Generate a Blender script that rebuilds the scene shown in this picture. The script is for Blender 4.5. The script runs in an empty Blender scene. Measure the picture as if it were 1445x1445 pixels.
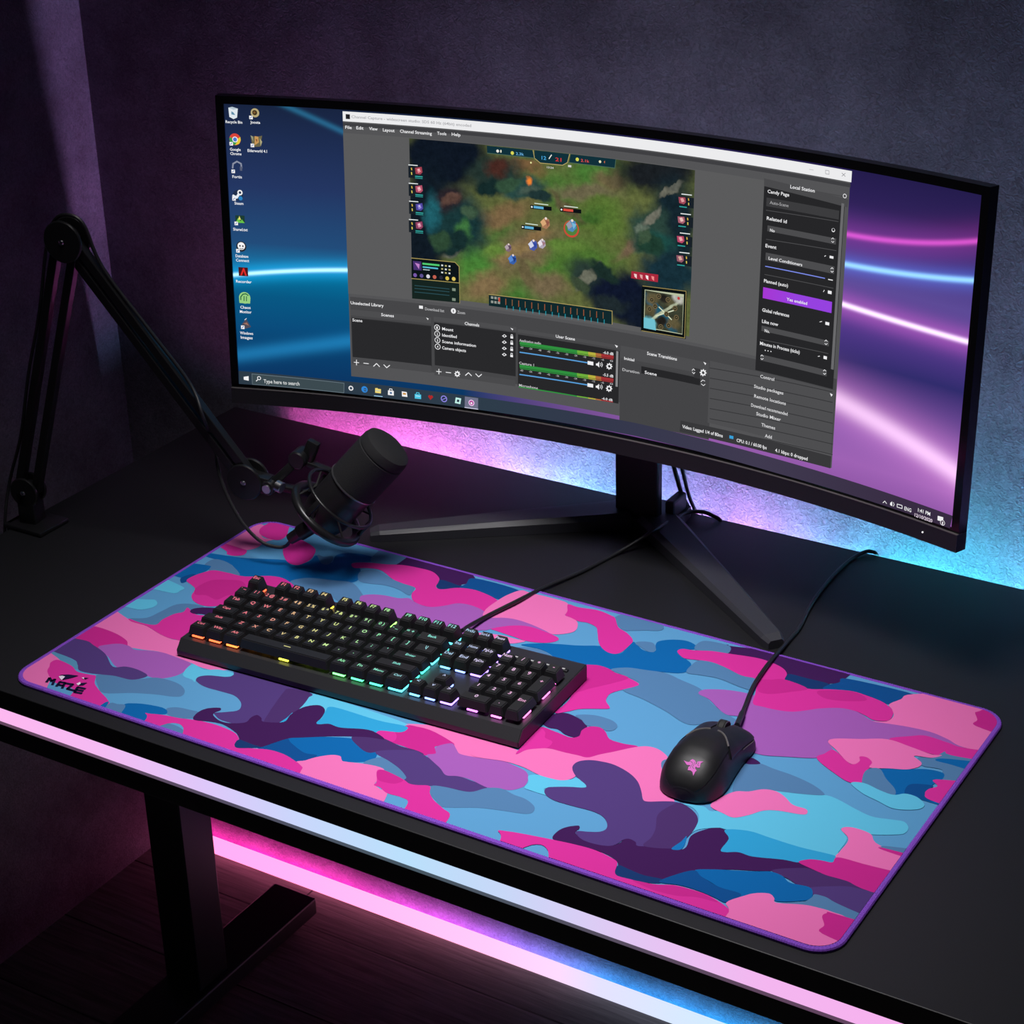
import bpy, bmesh, math, random
from mathutils import Vector, Matrix
from mathutils.geometry import tessellate_polygon
SCREEN=[
('R','545456',-2956,-1404,2856,1581),
('R','ececee',-2956,1475,2868,1581),
('R','202024',-2922,1501,-2873,1553),
('T','a8a8ac','Channel Capture - widescreen studio: SDS 60 Hz (64bit) encoded',-2856,1515,1380,30),
('L','b8b8bc',5,[2393,1527,2441,1527]),
('L','9a9aa0',5,[2575,1547,2614,1546,2617,1512,2577,1513,2575,1547]),
('L','808086',5,[2757,1547,2799,1520]),
('L','808086',5,[2797,1550,2760,1517]),
('R','3f3f42',-2957,1425,2862,1462),
('T','f0f0f2','File',-2931,1396,75,33),
('T','f0f0f2','Edit',-2803,1398,82,33),
('T','f0f0f2','View',-2656,1399,98,33),
('T','f0f0f2','Layout',-2497,1395,135,33),
('T','f0f0f2','Channel Streaming',-2300,1395,368,33),
('T','f0f0f2','Tools',-1870,1405,106,32),
('T','f0f0f2','Help',-1702,1407,102,32),
('R','5b5b5c',-2958,-439,1899,1349),
('R','GAME',-2195,-383,1106,1341),
('R','464648',-2939,-1251,2849,-473),
('T','f0f0f2','Unselected Library',-2934,-558,393,35),
('R','f0f0f2',-2117,-530,-2071,-496),
('T','b8b8ba','Download list',-2046,-541,229,32),
('C','f0f0f2',-1706,-513,30),
('R','464648',-1712,-528,-1701,-500),
('T','b8b8ba','Zoom',-1660,-536,93,32),
('R','4d4d4f',-2936,-687,-1976,-619),
('T','f0f0f2','Scenes',-2573,-662,152,34),
('P','f0f0f2',[-2034,-625,-2005,-634,-2014,-651]),
('R','29292b',-2930,-1182,-1976,-711),
('R','38383a',-2930,-719,-1968,-711),
('T','f0f0f2','Scene',-2919,-755,119,33),
('R','4a4a4c',-2936,-1257,-1982,-1173),
('L','f0f0f2',8,[-2915,-1234,-2857,-1234]),
('L','f0f0f2',8,[-2885,-1203,-2887,-1264]),
('L','f0f0f2',8,[-2800,-1233,-2740,-1234]),
('L','f0f0f2',9,[-2681,-1258,-2644,-1222,-2608,-1255]),
('L','f0f0f2',9,[-2556,-1227,-2522,-1258,-2485,-1226]),
('R','4d4d4f',-1945,-654,-952,-603),
('T','f0f0f2','Channels',-1572,-654,174,34),
('P','f0f0f2',[-1024,-618,-990,-627,-998,-644]),
('R','29292b',-1939,-1162,-960,-667),
('C','f0f0f2',-1904,-724,34),
('C','29292b',-1904,-724,27),
('T','f0f0f2','1',-1913,-740,17,29),
('T','f0f0f2','Mount',-1843,-746,134,33),
('P','f0f0f2',[-1124,-723,-1096,-701,-1066,-720,-1096,-739]),
('C','29292b',-1095,-720,10),
('R','f0f0f2',-1023,-737,-991,-712),
('L','f0f0f2',6,[-1017,-715,-1015,-694,-998,-693,-997,-714]),
('C','f0f0f2',-1903,-796,34),
('C','29292b',-1903,-796,27),
('T','f0f0f2','2',-1911,-812,17,29),
('T','f0f0f2','Identified',-1844,-818,176,33),
('P','f0f0f2',[-1125,-793,-1096,-771,-1066,-790,-1097,-809]),
('C','29292b',-1096,-790,10),
('R','f0f0f2',-1023,-807,-991,-782),
('L','f0f0f2',6,[-1017,-785,-1016,-764,-998,-763,-997,-784]),
('C','f0f0f2',-1901,-868,34),
('C','29292b',-1901,-868,27),
('T','f0f0f2','3',-1910,-885,17,29),
('T','f0f0f2','Scene information',-1845,-891,407,33),
('P','f0f0f2',[-1125,-863,-1097,-841,-1066,-860,-1097,-879]),
('C','29292b',-1096,-860,10),
('R','f0f0f2',-1023,-877,-991,-852),
('L','f0f0f2',6,[-1017,-855,-1016,-834,-998,-833,-997,-854]),
('C','f0f0f2',-1899,-941,34),
('C','29292b',-1899,-941,27),
('T','f0f0f2','4',-1908,-957,17,30),
('T','f0f0f2','Camera objects',-1846,-964,288,34),
('P','f0f0f2',[-1125,-933,-1097,-911,-1066,-930,-1097,-950]),
('C','29292b',-1096,-930,10),
('R','f0f0f2',-1023,-947,-991,-922),
('L','f0f0f2',6,[-1017,-925,-1016,-904,-998,-903,-997,-924]),
('R','4a4a4c',-1941,-1276,-962,-1207),
('L','f0f0f2',8,[-1918,-1231,-1859,-1229]),
('L','f0f0f2',8,[-1888,-1200,-1889,-1259]),
('L','f0f0f2',8,[-1803,-1227,-1743,-1226]),
('P','f0f0f2',[-1629,-1224,-1630,-1231,-1642,-1236,-1644,-1240,-1640,-1251,-1646,-1257,-1656,-1252,-1661,-1254,-1666,-1266,-1673,-1266,-1676,-1254,-1680,-1252,-1692,-1258,-1696,-1253,-1690,-1242,-1691,-1237,-1702,-1233,-1701,-1226,-1690,-1222,-1687,-1217,-1691,-1206,-1686,-1200,-1675,-1206,-1670,-1203,-1665,-1192,-1658,-1191,-1655,-1203,-1651,-1205,-1639,-1199,-1635,-1204,-1641,-1215,-1640,-1220]),
('C','4a4a4c',-1666,-1229,14),
('L','f0f0f2',9,[-1567,-1233,-1530,-1197,-1493,-1228]),
('L','f0f0f2',9,[-1442,-1198,-1407,-1228,-1371,-1195]),
('R','4d4d4f',-935,-657,280,-619),
('T','f0f0f2','User Scene',-476,-650,229,33),
('P','f0f0f2',[229,-619,267,-628,255,-650]),
('R','272729',-930,-1266,288,-679),
('R','8a8a8c',249,-1079,275,-686),
('T','c8c8ca','Application audio',-913,-756,260,29),
('L','2f8f3e',34,[-900,-773,-210,-768]),
('L','6fae3c',33,[-210,-768,-77,-765]),
('L','b8b040',33,[-77,-765,12,-763]),
('L','b06a3a',33,[12,-763,79,-761]),
('L','a03034',33,[79,-761,212,-758]),
('L','2f8f3e',10,[-900,-800,-210,-793]),
('L','6fae3c',9,[-210,-793,-76,-791]),
('L','b8b040',9,[-76,-791,12,-788]),
('L','b06a3a',9,[12,-788,79,-787]),
('L','a03034',9,[79,-787,213,-783]),
('T','b0b0b2','-60',-904,-829,38,21),
('T','b0b0b2','-54',-796,-829,38,21),
('T','b0b0b2','-48',-687,-829,38,21),
('T','b0b0b2','-42',-579,-828,38,21),
('T','b0b0b2','-36',-471,-827,38,21),
('T','b0b0b2','-30',-362,-826,38,21),
('T','b0b0b2','-24',-254,-824,37,21),
('T','b0b0b2','-18',-146,-822,37,21),
('T','b0b0b2','-12',-38,-819,37,20),
('T','b0b0b2','-6',70,-817,37,20),
('T','b0b0b2','0',178,-814,37,20),
('L','5aa0dc',13,[-906,-876,-81,-871]),
('R','f0f0f2',-90,-890,-21,-850),
('P','f0f0f2',[11,-862,28,-859,49,-835,51,-901,28,-883,11,-884]),
('L','f0f0f2',6,[63,-850,72,-865,64,-882]),
('L','f0f0f2',6,[78,-838,91,-864,79,-890]),
('P','f0f0f2',[210,-860,209,-868,197,-873,194,-878,199,-889,193,-895,182,-890,177,-893,172,-905,164,-905,161,-894,156,-892,144,-898,139,-893,145,-882,144,-877,132,-873,133,-866,145,-861,148,-856,143,-845,149,-839,160,-844,165,-841,170,-829,178,-829,181,-840,186,-842,198,-836,203,-841,196,-852,198,-857]),
('C','272729',171,-867,15),
('T','f0f0f2','-6.0 dB',95,-738,124,30),
('T','c8c8ca','Capture 1',-913,-1012,178,29),
('L','2f8f3e',34,[-900,-1032,-207,-1023]),
('L','6fae3c',33,[-207,-1023,-73,-1019]),
('L','b8b040',33,[-73,-1019,17,-1017]),
('L','b06a3a',33,[17,-1017,84,-1015]),
('L','a03034',33,[84,-1015,217,-1011]),
('L','2f8f3e',10,[-900,-1059,-206,-1049]),
('L','6fae3c',10,[-206,-1049,-72,-1045]),
('L','b8b040',10,[-72,-1045,17,-1043]),
('L','b06a3a',10,[17,-1043,84,-1040]),
('L','a03034',10,[84,-1040,218,-1036]),
('T','b0b0b2','-60',-903,-1089,38,21),
('T','b0b0b2','-54',-795,-1088,38,21),
('T','b0b0b2','-48',-686,-1087,38,21),
('T','b0b0b2','-42',-577,-1086,38,21),
('T','b0b0b2','-36',-468,-1084,38,21),
('T','b0b0b2','-30',-360,-1082,38,21),
('T','b0b0b2','-24',-251,-1080,38,21),
('T','b0b0b2','-18',-142,-1077,38,21),
('T','b0b0b2','-12',-34,-1074,38,21),
('T','b0b0b2','-6',75,-1071,38,21),
('T','b0b0b2','0',184,-1067,38,21),
('L','5aa0dc',13,[-906,-1128,-77,-1118]),
('R','f0f0f2',-86,-1137,-17,-1097),
('P','f0f0f2',[15,-1109,32,-1106,54,-1082,55,-1148,33,-1130,15,-1131]),
('L','f0f0f2',6,[68,-1097,77,-1112,68,-1129]),
('L','f0f0f2',6,[83,-1085,96,-1110,84,-1137]),
('P','f0f0f2',[215,-1106,214,-1114,202,-1119,200,-1124,204,-1135,198,-1141,187,-1136,182,-1139,177,-1151,169,-1152,166,-1140,161,-1138,149,-1145,144,-1140,150,-1128,149,-1123,137,-1120,138,-1112,150,-1107,153,-1102,148,-1091,154,-1085,165,-1090,170,-1087,175,-1075,183,-1074,186,-1086,191,-1088,203,-1081,208,-1086,202,-1098,203,-1103]),
('C','272729',176,-1113,15),
('T','f0f0f2','-5.5 dB',100,-983,125,30),
('T','c8c8ca','Microphone',-914,-1265,229,29),
('L','2f8f3e',13,[-913,-1271,-208,-1266]),
('L','6fae3c',13,[-208,-1266,-72,-1263]),
('L','b8b040',13,[-72,-1263,19,-1261]),
('L','b06a3a',13,[19,-1261,87,-1259]),
('L','a03034',13,[87,-1259,223,-1255]),
('T','f0f0f2','-6.0 dB',92,-1249,129,27),
('R','4d4d4f',305,-747,1359,-614),
('T','f0f0f2','Scene Transitions',622,-661,357,35),
('P','f0f0f2',[1294,-615,1328,-623,1317,-645]),
('T','f0f0f2','Initial',351,-760,121,30),
('R','444446',309,-1445,1394,-778),
('T','c0c0c2','Duration',332,-887,204,30),
('R','262628',558,-876,1263,-797),
('R','343436',1188,-805,1260,-699),
('T','f0f0f2','Scene',600,-871,145,33),
('P','f0f0f2',[1337,-723,1336,-731,1323,-737,1321,-742,1326,-753,1320,-759,1308,-755,1303,-758,1297,-770,1289,-771,1286,-759,1280,-758,1268,-765,1263,-760,1269,-747,1267,-742,1255,-739,1255,-732,1268,-726,1271,-721,1266,-709,1272,-703,1283,-708,1289,-705,1294,-692,1302,-691,1306,-703,1311,-705,1324,-698,1329,-703,1322,-715,1324,-720]),
('C','444446',1296,-731,16),
('L','f0f0f2',6,[1274,-833,1294,-810,1320,-816]),
('L','f0f0f2',6,[1279,-855,1305,-869,1325,-850]),
('L','f0f0f2',6,[1164,-732,1180,-711,1197,-725]),
('L','f0f0f2',6,[1167,-749,1185,-764,1198,-746]),
('R','4e4e50',1372,-1258,2850,-588),
('L','343436',8,[1374,-664,2102,-632,2823,-608]),
('L','343436',8,[1379,-772,2109,-740,2831,-714]),
('L','343436',8,[1383,-881,2115,-847,2839,-821]),
('L','343436',8,[1388,-990,2121,-955,2847,-928]),
('L','343436',8,[1393,-1100,2128,-1064,2855,-1035]),
('L','343436',8,[1398,-1210,2134,-1173,2863,-1143]),
('L','343436',8,[1403,-1320,2140,-1282,2870,-1251]),
('T','dcdcde','Control',1972,-647,165,34),
('T','dcdcde','Studio packages',1904,-766,349,34),
('T','dcdcde','Remote locations',1912,-869,377,35),
('T','dcdcde','Download recommended',1881,-973,435,35),
('T','dcdcde','Studio Mixer',1947,-1051,293,35),
('T','dcdcde','Themes',2014,-1155,165,35),
('T','dcdcde','Add',2063,-1262,82,35),
('P','f0f0f2',[2795,-626,2829,-633,2814,-658]),
('P','38383a',[1050,-1302,2141,-1286,2858,-1272,2857,-1401,2148,-1418,1041,-1426]),
('T','f0f0f2','Video: Lagged 1/4 of 80ms',1072,-1380,490,36),
('R','38a0d8',1641,-1371,1689,-1338),
('T','f0f0f2','CPU: 0.1 / 60.00 fps',1729,-1388,362,35),
('T','f0f0f2','4.1 kbps: 0 dropped',2193,-1388,389,36),
('R','4a4a4c',1907,1327,2861,1339),
('R','262628',1911,-578,2827,1308),
('P','4a4a4c',[1905,1374,2866,1314,2858,1238,1910,1298]),
('T','f0f0f2','Local Station',2206,1321,277,33),
('C','f0f0f2',2821,1341,21),
('C','4a4a4c',2821,1341,15),
('R','6a6a6c',2790,-379,2821,1268),
('T','f0f0f2','Candy Page',1953,1238,246,33),
('R','3c3c3e',1945,1106,2770,1191),
('T','a0a0a2','Auto-Scene',1984,1134,214,31),
('L','505052',6,[1947,1065,2768,1086]),
('T','f0f0f2','Related id',1959,973,229,34),
('R','4c4c4e',1972,861,2756,919),
('T','f0f0f2','No',2003,862,53,30),
('L','505052',6,[1963,778,2765,803]),
('C','f0f0f2',2718,995,19),
('C','262628',2718,998,14),
('T','f0f0f2','Event',1960,699,126,34),
('R','4c4c4e',1967,571,2757,646),
('T','f0f0f2','Level Conditioners',2003,581,388,31),
('L','f0f0f2',6,[2637,724,2652,734]),
('R','f0f0f2',2696,718,2739,742),
('L','8090f0',9,[1971,508,2656,510]),
('L','f0f0f2',9,[2697,507,2746,508]),
('L','505052',6,[1967,424,2760,431]),
('T','f0f0f2','Planned (auto)',1963,344,279,34),
('R','BTN',1958,182,2756,294),
('T','f0f0f2','Yes enabled',2235,208,238,31),
('L','f0f0f2',6,[2650,375,2660,394]),
('R','f0f0f2',2701,368,2744,399),
('T','f0f0f2','Global references',1960,45,314,35),
('T','f0f0f2','Like now',1964,-71,189,35),
('R','4c4c4e',1962,-155,2751,-101),
('T','f0f0f2','No.',2000,-160,58,31),
('L','f0f0f2',6,[2630,68,2654,78]),
('R','f0f0f2',2695,54,2740,84),
('L','505052',6,[1955,-246,2750,-228]),
('T','f0f0f2','Minutes in Process (ticks)',1954,-302,466,35),
('R','4c4c4e',1966,-463,2747,-400),
('L','f0f0f2',6,[2634,-282,2654,-275]),
('R','f0f0f2',2699,-292,2738,-261),
('C','f0f0f2',2019,-348,6),
('C','f0f0f2',2052,-347,6),
('C','f0f0f2',2086,-346,6),
('L','f0f0f2',5,[2706,906,2720,921,2735,910]),
('L','f0f0f2',5,[2708,886,2723,876,2736,889]),
('L','f0f0f2',6,[2719,616,2733,631,2748,620]),
('L','f0f0f2',6,[2721,595,2736,586,2750,599]),
('L','f0f0f2',6,[2702,-112,2716,-97,2731,-108]),
('L','f0f0f2',6,[2704,-134,2719,-143,2733,-129]),
('L','f0f0f2',6,[2707,-416,2721,-400,2737,-411]),
('L','f0f0f2',6,[2709,-438,2724,-447,2738,-432]),
('L','f0f0f2',6,[1970,-418,1985,-402,2000,-413]),
('L','f0f0f2',6,[1972,-440,1987,-450,2002,-436]),
('P','TASK',[-4301,-1439,-3041,-1460,-2063,-1462,-1460,-1459,522,-1435,2236,-1459,4319,-1473,4300,-1608,2245,-1611,526,-1582,-1461,-1605,-2065,-1611,-3043,-1606,-4306,-1595]),
('P','66747c',[-4147,-1461,-3031,-1482,-3039,-1605,-4147,-1592]),
('P','3c4a50',[-4141,-1469,-3038,-1489,-3044,-1598,-4141,-1587]),
('P','f0f0f2',[-4245,-1507,-4185,-1494,-4186,-1550,-4245,-1541]),
('C','f0f0f2',-4060,-1510,23),
('C','3c4a50',-4060,-1510,15),
('L','f0f0f2',9,[-4076,-1529,-4096,-1548]),
('T','d8dcdc','Type here to search',-4007,-1562,432,43),
('C','f0f0f2',-2953,-1537,29),
('C','38485a',-2953,-1537,17),
('C','2f86d8',-2788,-1534,38),
('C','38485a',-2781,-1538,19),
('L','2f86d8',10,[-2812,-1537,-2756,-1538]),
('P','f0d878',[-2658,-1505,-2631,-1501,-2622,-1510,-2588,-1510,-2590,-1561,-2660,-1560]),
('R','8cc0e0',-2653,-1536,-2595,-1530),
('L','a8d8f8',8,[-2672,-1597,-2573,-1596]),
('P','f0f0f2',[-2502,-1514,-2432,-1514,-2433,-1569,-2504,-1568]),
('L','f0f0f2',8,[-2485,-1512,-2482,-1494,-2454,-1494,-2451,-1512]),
('R','5878a0',-2481,-1554,-2455,-1529),
('P','f0f0f2',[-2335,-1507,-2274,-1509,-2267,-1566,-2333,-1566]),
('R','c89040',-2322,-1543,-2284,-1522),
('P','50c8e8',[-2177,-1519,-2100,-1519,-2101,-1571,-2178,-1573]),
('L','50c8e8',8,[-2158,-1516,-2155,-1501,-2124,-1501,-2122,-1518]),
('R','e8f8ff',-2167,-1543,-2112,-1538),
('P','b02828',[-2016,-1528,-1999,-1509,-1986,-1518,-1969,-1508,-1952,-1528,-1987,-1566]),
('C','9088e8',-1821,-1532,39),
('C','283448',-1821,-1532,28),
('L','9088e8',8,[-1849,-1548,-1797,-1520]),
('P','c0f0e8',[-1677,-1496,-1611,-1500,-1622,-1568,-1689,-1564]),
('P','283448',[-1660,-1517,-1633,-1519,-1638,-1548,-1666,-1546]),
('P','70728a',[-1566,-1471,-1404,-1468,-1407,-1594,-1569,-1596]),
('L','d8d8f0',8,[-1569,-1599,-1407,-1598]),
('C','f0c8f0',-1486,-1534,36),
('C','b04098',-1486,-1534,26),
('C','f0f0f2',-1486,-1538,12),
('L','f0f0f2',7,[3507,-1582,3527,-1558,3550,-1578]),
('P','f0f0f2',[3591,-1558,3614,-1536,3618,-1585,3592,-1580]),
('L','f0f0f2',6,[3628,-1543,3640,-1560,3631,-1582]),
('L','f0f0f2',7,[3674,-1546,3732,-1544,3735,-1575,3676,-1577,3674,-1546]),
('T','f0f0f2','ENG',3761,-1582,82,38),
('T','f0f0f2','1:41 PM',3920,-1551,145,37),
('T','e8d8e8','12/10/2020',3886,-1611,210,35),
('P','f0f0f2',[4153,-1522,4218,-1518,4220,-1563,4154,-1568]),
('C','f0f0f2',4215,-1575,28),
('C','483448',4215,-1575,23),
('T','f0f0f2','1',4210,-1594,12,31),
('P','dfe8ee',[-4250,1566,-4207,1577,-4143,1560,-4157,1462,-4198,1444,-4245,1466]),
('P','b4c4d0',[-4250,1566,-4207,1577,-4143,1560,-4193,1545]),
('P','5c8ca8',[-4218,1529,-4194,1515,-4175,1488,-4220,1494]),
('T','f4f6fa','Recycle Bin',-4290,1398,190,30),
('C','b8a878',-3949,1522,49),
('C','3a2c1c',-3952,1524,28),
('C','7a5a30',-3955,1526,14),
('R','f4f4f4',-4017,1451,-3977,1489),
('L','3060b0',7,[-4007,1461,-3987,1480]),
('T','f4f6fa','Joosta',-4008,1405,113,30),
('C','d8453a',-4193,1224,65),
('P','e8c83c',[-4182,1221,-4131,1251,-4128,1216,-4148,1176,-4194,1160]),
('P','3c9a4c',[-4198,1160,-4246,1180,-4259,1226,-4246,1250,-4207,1213,-4172,1195]),
('C','f0f0f0',-4193,1222,32),
('C','4a78d0',-4193,1222,23),
('R','f4f4f4',-4259,1154,-4219,1193),
('L','3060b0',7,[-4250,1164,-4229,1184]),
('T','f4f6fa','Google',-4257,1098,122,31),
('T','f4f6fa','Chrome',-4256,1051,128,31),
('P','6a6448',[-4013,1275,-3957,1258,-3879,1277,-3906,1156,-3996,1148]),
('P','c89858',[-3965,1269,-3924,1264,-3920,1202,-3970,1168]),
('P','8a5038',[-3958,1239,-3934,1232,-3944,1201]),
('P','98a088',[-4013,1275,-3986,1261,-3984,1207]),
('P','b0a880',[-3909,1249,-3882,1211,-3901,1160]),
('R','f4f4f4',-4016,1146,-3976,1185),
('L','3060b0',7,[-4006,1156,-3986,1175]),
('T','f4f6fa','Elderworld 4.1',-4055,1093,224,31),
('L','8a90a4',17,[-4238,906,-4230,954,-4184,981,-4138,958,-4134,911]),
('R','565c74',-4154,880,-4128,926),
('R','f4f4f4',-4253,850,-4213,889),
('L','3060b0',7,[-4243,860,-4223,880]),
('T','f4f6fa','Fortis',-4246,796,110,31),
('C','20304c',-4193,604,60),
('C','f4f4f4',-4168,636,30),
('C','20304c',-4168,636,15),
('L','e8eef4',27,[-4250,598,-4210,579,-4182,617]),
('C','2a80c0',-4165,573,24),
('R','f4f4f4',-4261,543,-4221,583),
('L','3060b0',7,[-4251,553,-4231,573]),
('T','f4f6fa','Steam',-4238,500,103,31),
('R','1c3c34',-4237,296,-4129,379),
('P','68c048',[-4238,295,-4206,349,-4179,314,-4162,336,-4131,295]),
('P','e8e070',[-4189,373,-4173,330,-4206,332]),
('R','f4f4f4',-4250,267,-4210,307),
('L','3060b0',7,[-4241,277,-4220,297]),
('T','f4f6fa','Shared.txt',-4270,205,169,32),
('C','26262c',-4185,27,59),
('C','f4f4f6',-4185,32,44),
('C','26262c',-4201,34,10),
('C','26262c',-4167,32,10),
('L','26262c',7,[-4204,6,-4184,-1,-4163,7]),
('R','f4f4f4',-4248,-44,-4207,-4),
('L','3060b0',7,[-4238,-35,-4217,-14]),
('T','f4f6fa','Database',-4258,-98,149,32),
('T','f4f6fa','Connect',-4256,-147,154,32),
('R','48181c',-4233,-312,-4122,-211),
('P','e02c28',[-4215,-304,-4179,-220,-4164,-221,-4138,-305,-4158,-305,-4173,-253,-4195,-303]),
('T','f4f6fa','Recorder',-4269,-391,183,32),
('C','98d080',-4177,-564,68),
('P','98d080',[-4245,-586,-4186,-574,-4111,-578,-4117,-628,-4242,-627]),
('L','206040',12,[-4224,-589,-4223,-555,-4196,-523,-4162,-516,-4134,-534]),
('L','206040',10,[-4184,-545,-4187,-599]),
('L','206040',10,[-4155,-547,-4158,-600]),
('T','f4f6fa','Chaos',-4235,-691,121,33),
('T','f4f6fa','Monitor',-4243,-743,138,33),
('P','504c58',[-4227,-876,-4174,-810,-4143,-862,-4120,-902,-4180,-923,-4230,-918]),
('P','a07060',[-4210,-866,-4167,-851,-4144,-887]),
('L','e0e8f0',7,[-4191,-823,-4169,-805]),
('R','f4f4f4',-4239,-931,-4198,-890),
('L','3060b0',8,[-4229,-921,-4208,-899]),
('T','f4f6fa','Windows',-4255,-994,156,33),
('T','f4f6fa','Images',-4249,-1046,141,33),
('P','10303a',[-1277,1344,-740,1346,-719,1269,-1273,1267]),
('P','10303a',[-723,1348,-322,1348,-345,1256,-398,1224,-657,1221,-727,1261]),
('P','10303a',[-305,1349,218,1353,208,1265,-321,1262]),
('L','b8a868',7,[-741,1346,-723,1264,-657,1221,-398,1224,-341,1258,-317,1348]),
('L','4a6a58',6,[-1273,1267,-723,1265]),
('L','4a6a58',6,[-337,1260,208,1262,218,1350]),
('T','f0f0d8','1',-1120,1287,13,27),
('C','e8e8e0',-1151,1299,16),
('C','d8d858',-981,1294,19),
('T','68b0e0','2.3k',-940,1279,94,28),
('T','48a8e0','12',-641,1260,53,37),
('L','f0f0e8',10,[-555,1276,-526,1318]),
('T','d83838','21',-481,1260,70,37),
('C','d8d858',-227,1303,19),
('T','e05050','2.1k',-186,1284,98,28),
('C','e8e8c0',36,1308,14),
('T','d07048','4',80,1298,15,26),
('T','d8d8d8','13:24',-578,1176,78,19),
('C','e8e8a0',-764,1214,10),
('R','d0d0d0',-333,1213,-295,1235),
('L','e8f0f0',9,[-2189,1066,-2086,1066]),
('R','182028',-2193,928,-2031,1053),
('P','a04050',[-2115,1040,-2037,1056,-2028,997,-2055,972,-2108,975]),
('P','e08890',[-2095,1026,-2062,1040,-2046,1003,-2079,985]),
('P','f0e0e4',[-2082,1023,-2067,1029,-2065,1009]),
('L','d8b848',12,[-2157,1034,-2153,1014]),
('L','d8c858',12,[-2157,987,-2154,964]),
('L','30a8a0',11,[-2113,949,-2030,949]),
('L','2c8884',11,[-2113,931,-2031,930]),
('L','e8f0f0',9,[-2189,868,-2086,868]),
('R','182028',-2193,730,-2030,855),
('P','b05068',[-2115,842,-2036,858,-2027,799,-2054,774,-2108,777]),
('P','e8a0a8',[-2095,828,-2061,843,-2045,805,-2079,787]),
('P','f0e0e4',[-2081,825,-2066,831,-2065,811]),
('L','d8b848',12,[-2157,836,-2153,816]),
('L','d8c858',12,[-2157,788,-2154,766]),
('L','30a8a0',11,[-2113,750,-2030,750]),
('L','2c8884',11,[-2113,732,-2030,732]),
('L','e8f0f0',9,[-2189,673,-2085,674]),
('R','182028',-2193,534,-2030,660),
('P','5048a0',[-2115,647,-2036,664,-2027,604,-2054,579,-2108,582]),
('P','9088d8',[-2094,634,-2061,648,-2045,611,-2079,592]),
('P','f0e0e4',[-2081,631,-2066,637,-2065,617]),
('L','d8b848',12,[-2157,641,-2153,621]),
('L','d8c858',12,[-2157,593,-2154,570]),
('L','30a8a0',11,[-2112,555,-2029,555]),
('L','2c8884',11,[-2113,536,-2030,537]),
('L','e8f0f0',9,[-2195,472,-2091,473]),
('R','182028',-2199,332,-2035,459),
('P','904060',[-2120,446,-2041,463,-2032,403,-2059,377,-2113,380]),
('P','d890a8',[-2100,432,-2066,447,-2050,409,-2084,391]),
('P','f0e0e4',[-2087,429,-2072,436,-2070,415]),
('L','d8b848',13,[-2163,440,-2158,419]),
('L','d8c858',13,[-2162,391,-2160,368]),
('L','30a8a0',11,[-2118,353,-2035,354]),
('L','2c8884',11,[-2119,334,-2035,335]),
('L','e8f0f0',9,[989,1095,1104,1099]),
('R','182028',966,967,1133,1073),
('P','a04858',[954,1061,1031,1066,1043,1019,1018,994,964,1001]),
('P','e0a0a0',[975,1049,1007,1057,1025,1024,993,1012]),
('L','d8b848',11,[1069,1060,1073,1041]),
('L','d8c858',11,[1073,1016,1075,995]),
('L','30a8a0',10,[970,966,1052,968]),
('L','e8f0f0',9,[987,896,1102,901]),
('R','182028',963,768,1132,874),
('P','a86070',[951,862,1029,868,1041,820,1016,794,962,801]),
('P','e8c0b8',[972,850,1005,858,1023,824,990,813]),
('L','d8b848',12,[1067,861,1071,842]),
('L','d8c858',12,[1071,817,1073,795]),
('L','30a8a0',10,[967,766,1049,769]),
('L','e8f0f0',9,[986,698,1101,703]),
('R','182028',962,569,1131,675),
('P','b84868',[950,662,1029,669,1040,621,1015,595,961,602]),
('P','e8a8a8',[972,651,1004,659,1022,625,989,613]),
('L','d8b848',12,[1067,663,1071,644]),
('L','d8c858',12,[1070,618,1073,596]),
('L','30a8a0',10,[966,566,1049,569]),
('L','e8f0f0',9,[988,498,1103,504]),
('R','182028',964,369,1133,476),
('P','905868',[952,463,1030,469,1042,421,1017,395,962,402]),
('P','d8a898',[973,451,1006,460,1024,426,991,413]),
('L','d8b848',12,[1069,464,1073,444]),
('L','d8c858',12,[1072,418,1074,397]),
('L','30a8a0',10,[968,365,1051,369]),
('P','0c1418',[-2173,46,-1657,49,-1609,8,-1609,-170,-2178,-181]),
('L','a89858',8,[-2177,47,-1657,51,-1609,8,-1607,-400]),
('P','162420',[-2175,-187,-1609,-178,-1608,-396,-2176,-409]),
('L','a89858',8,[-2178,-183,-1609,-174]),
('P','483070',[-2157,16,-2060,19,-2054,-81,-2151,-83]),
('P','c080c8',[-2136,-2,-2078,-12,-2087,-69]),
('L','50c870',21,[-2040,-3,-1847,-2]),
('L','58b8d0',17,[-2038,-40,-1864,-40]),
('L','c8d8d8',8,[-2037,-68,-1961,-67]),
('R','d8e0e0',-1821,-8,-1799,10),
('R','b8b070',-1822,-47,-1800,-30),
('R','d8e0e0',-1823,-87,-1800,-70),
('R','b8b070',-1778,-8,-1755,9),
('R','d8e0e0',-1778,-48,-1756,-30),
('R','b8b070',-1779,-87,-1756,-70),
('R','d8e0e0',-1734,-8,-1712,9),
('R','b8b070',-1735,-48,-1712,-30),
('R','d8e0e0',-1735,-87,-1713,-70),
('C','7858a8',-2134,-140,22),
('C','5c5090',-2057,-140,22),
('C','d8d8e0',-1979,-139,22),
('C','c06050',-1902,-138,22),
('C','282838',-1824,-137,22),
('C','d8c050',-1751,-137,22),
('C','e0c860',-1674,-135,22),
('L','2c5058',8,[-2141,-257,-1728,-254]),
('L','2c5058',8,[-2142,-290,-1729,-286]),
('L','2c5058',8,[-2143,-330,-1729,-326]),
('R','809080',-1694,-270,-1653,-239),
('R','809080',-1696,-381,-1654,-350),
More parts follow.
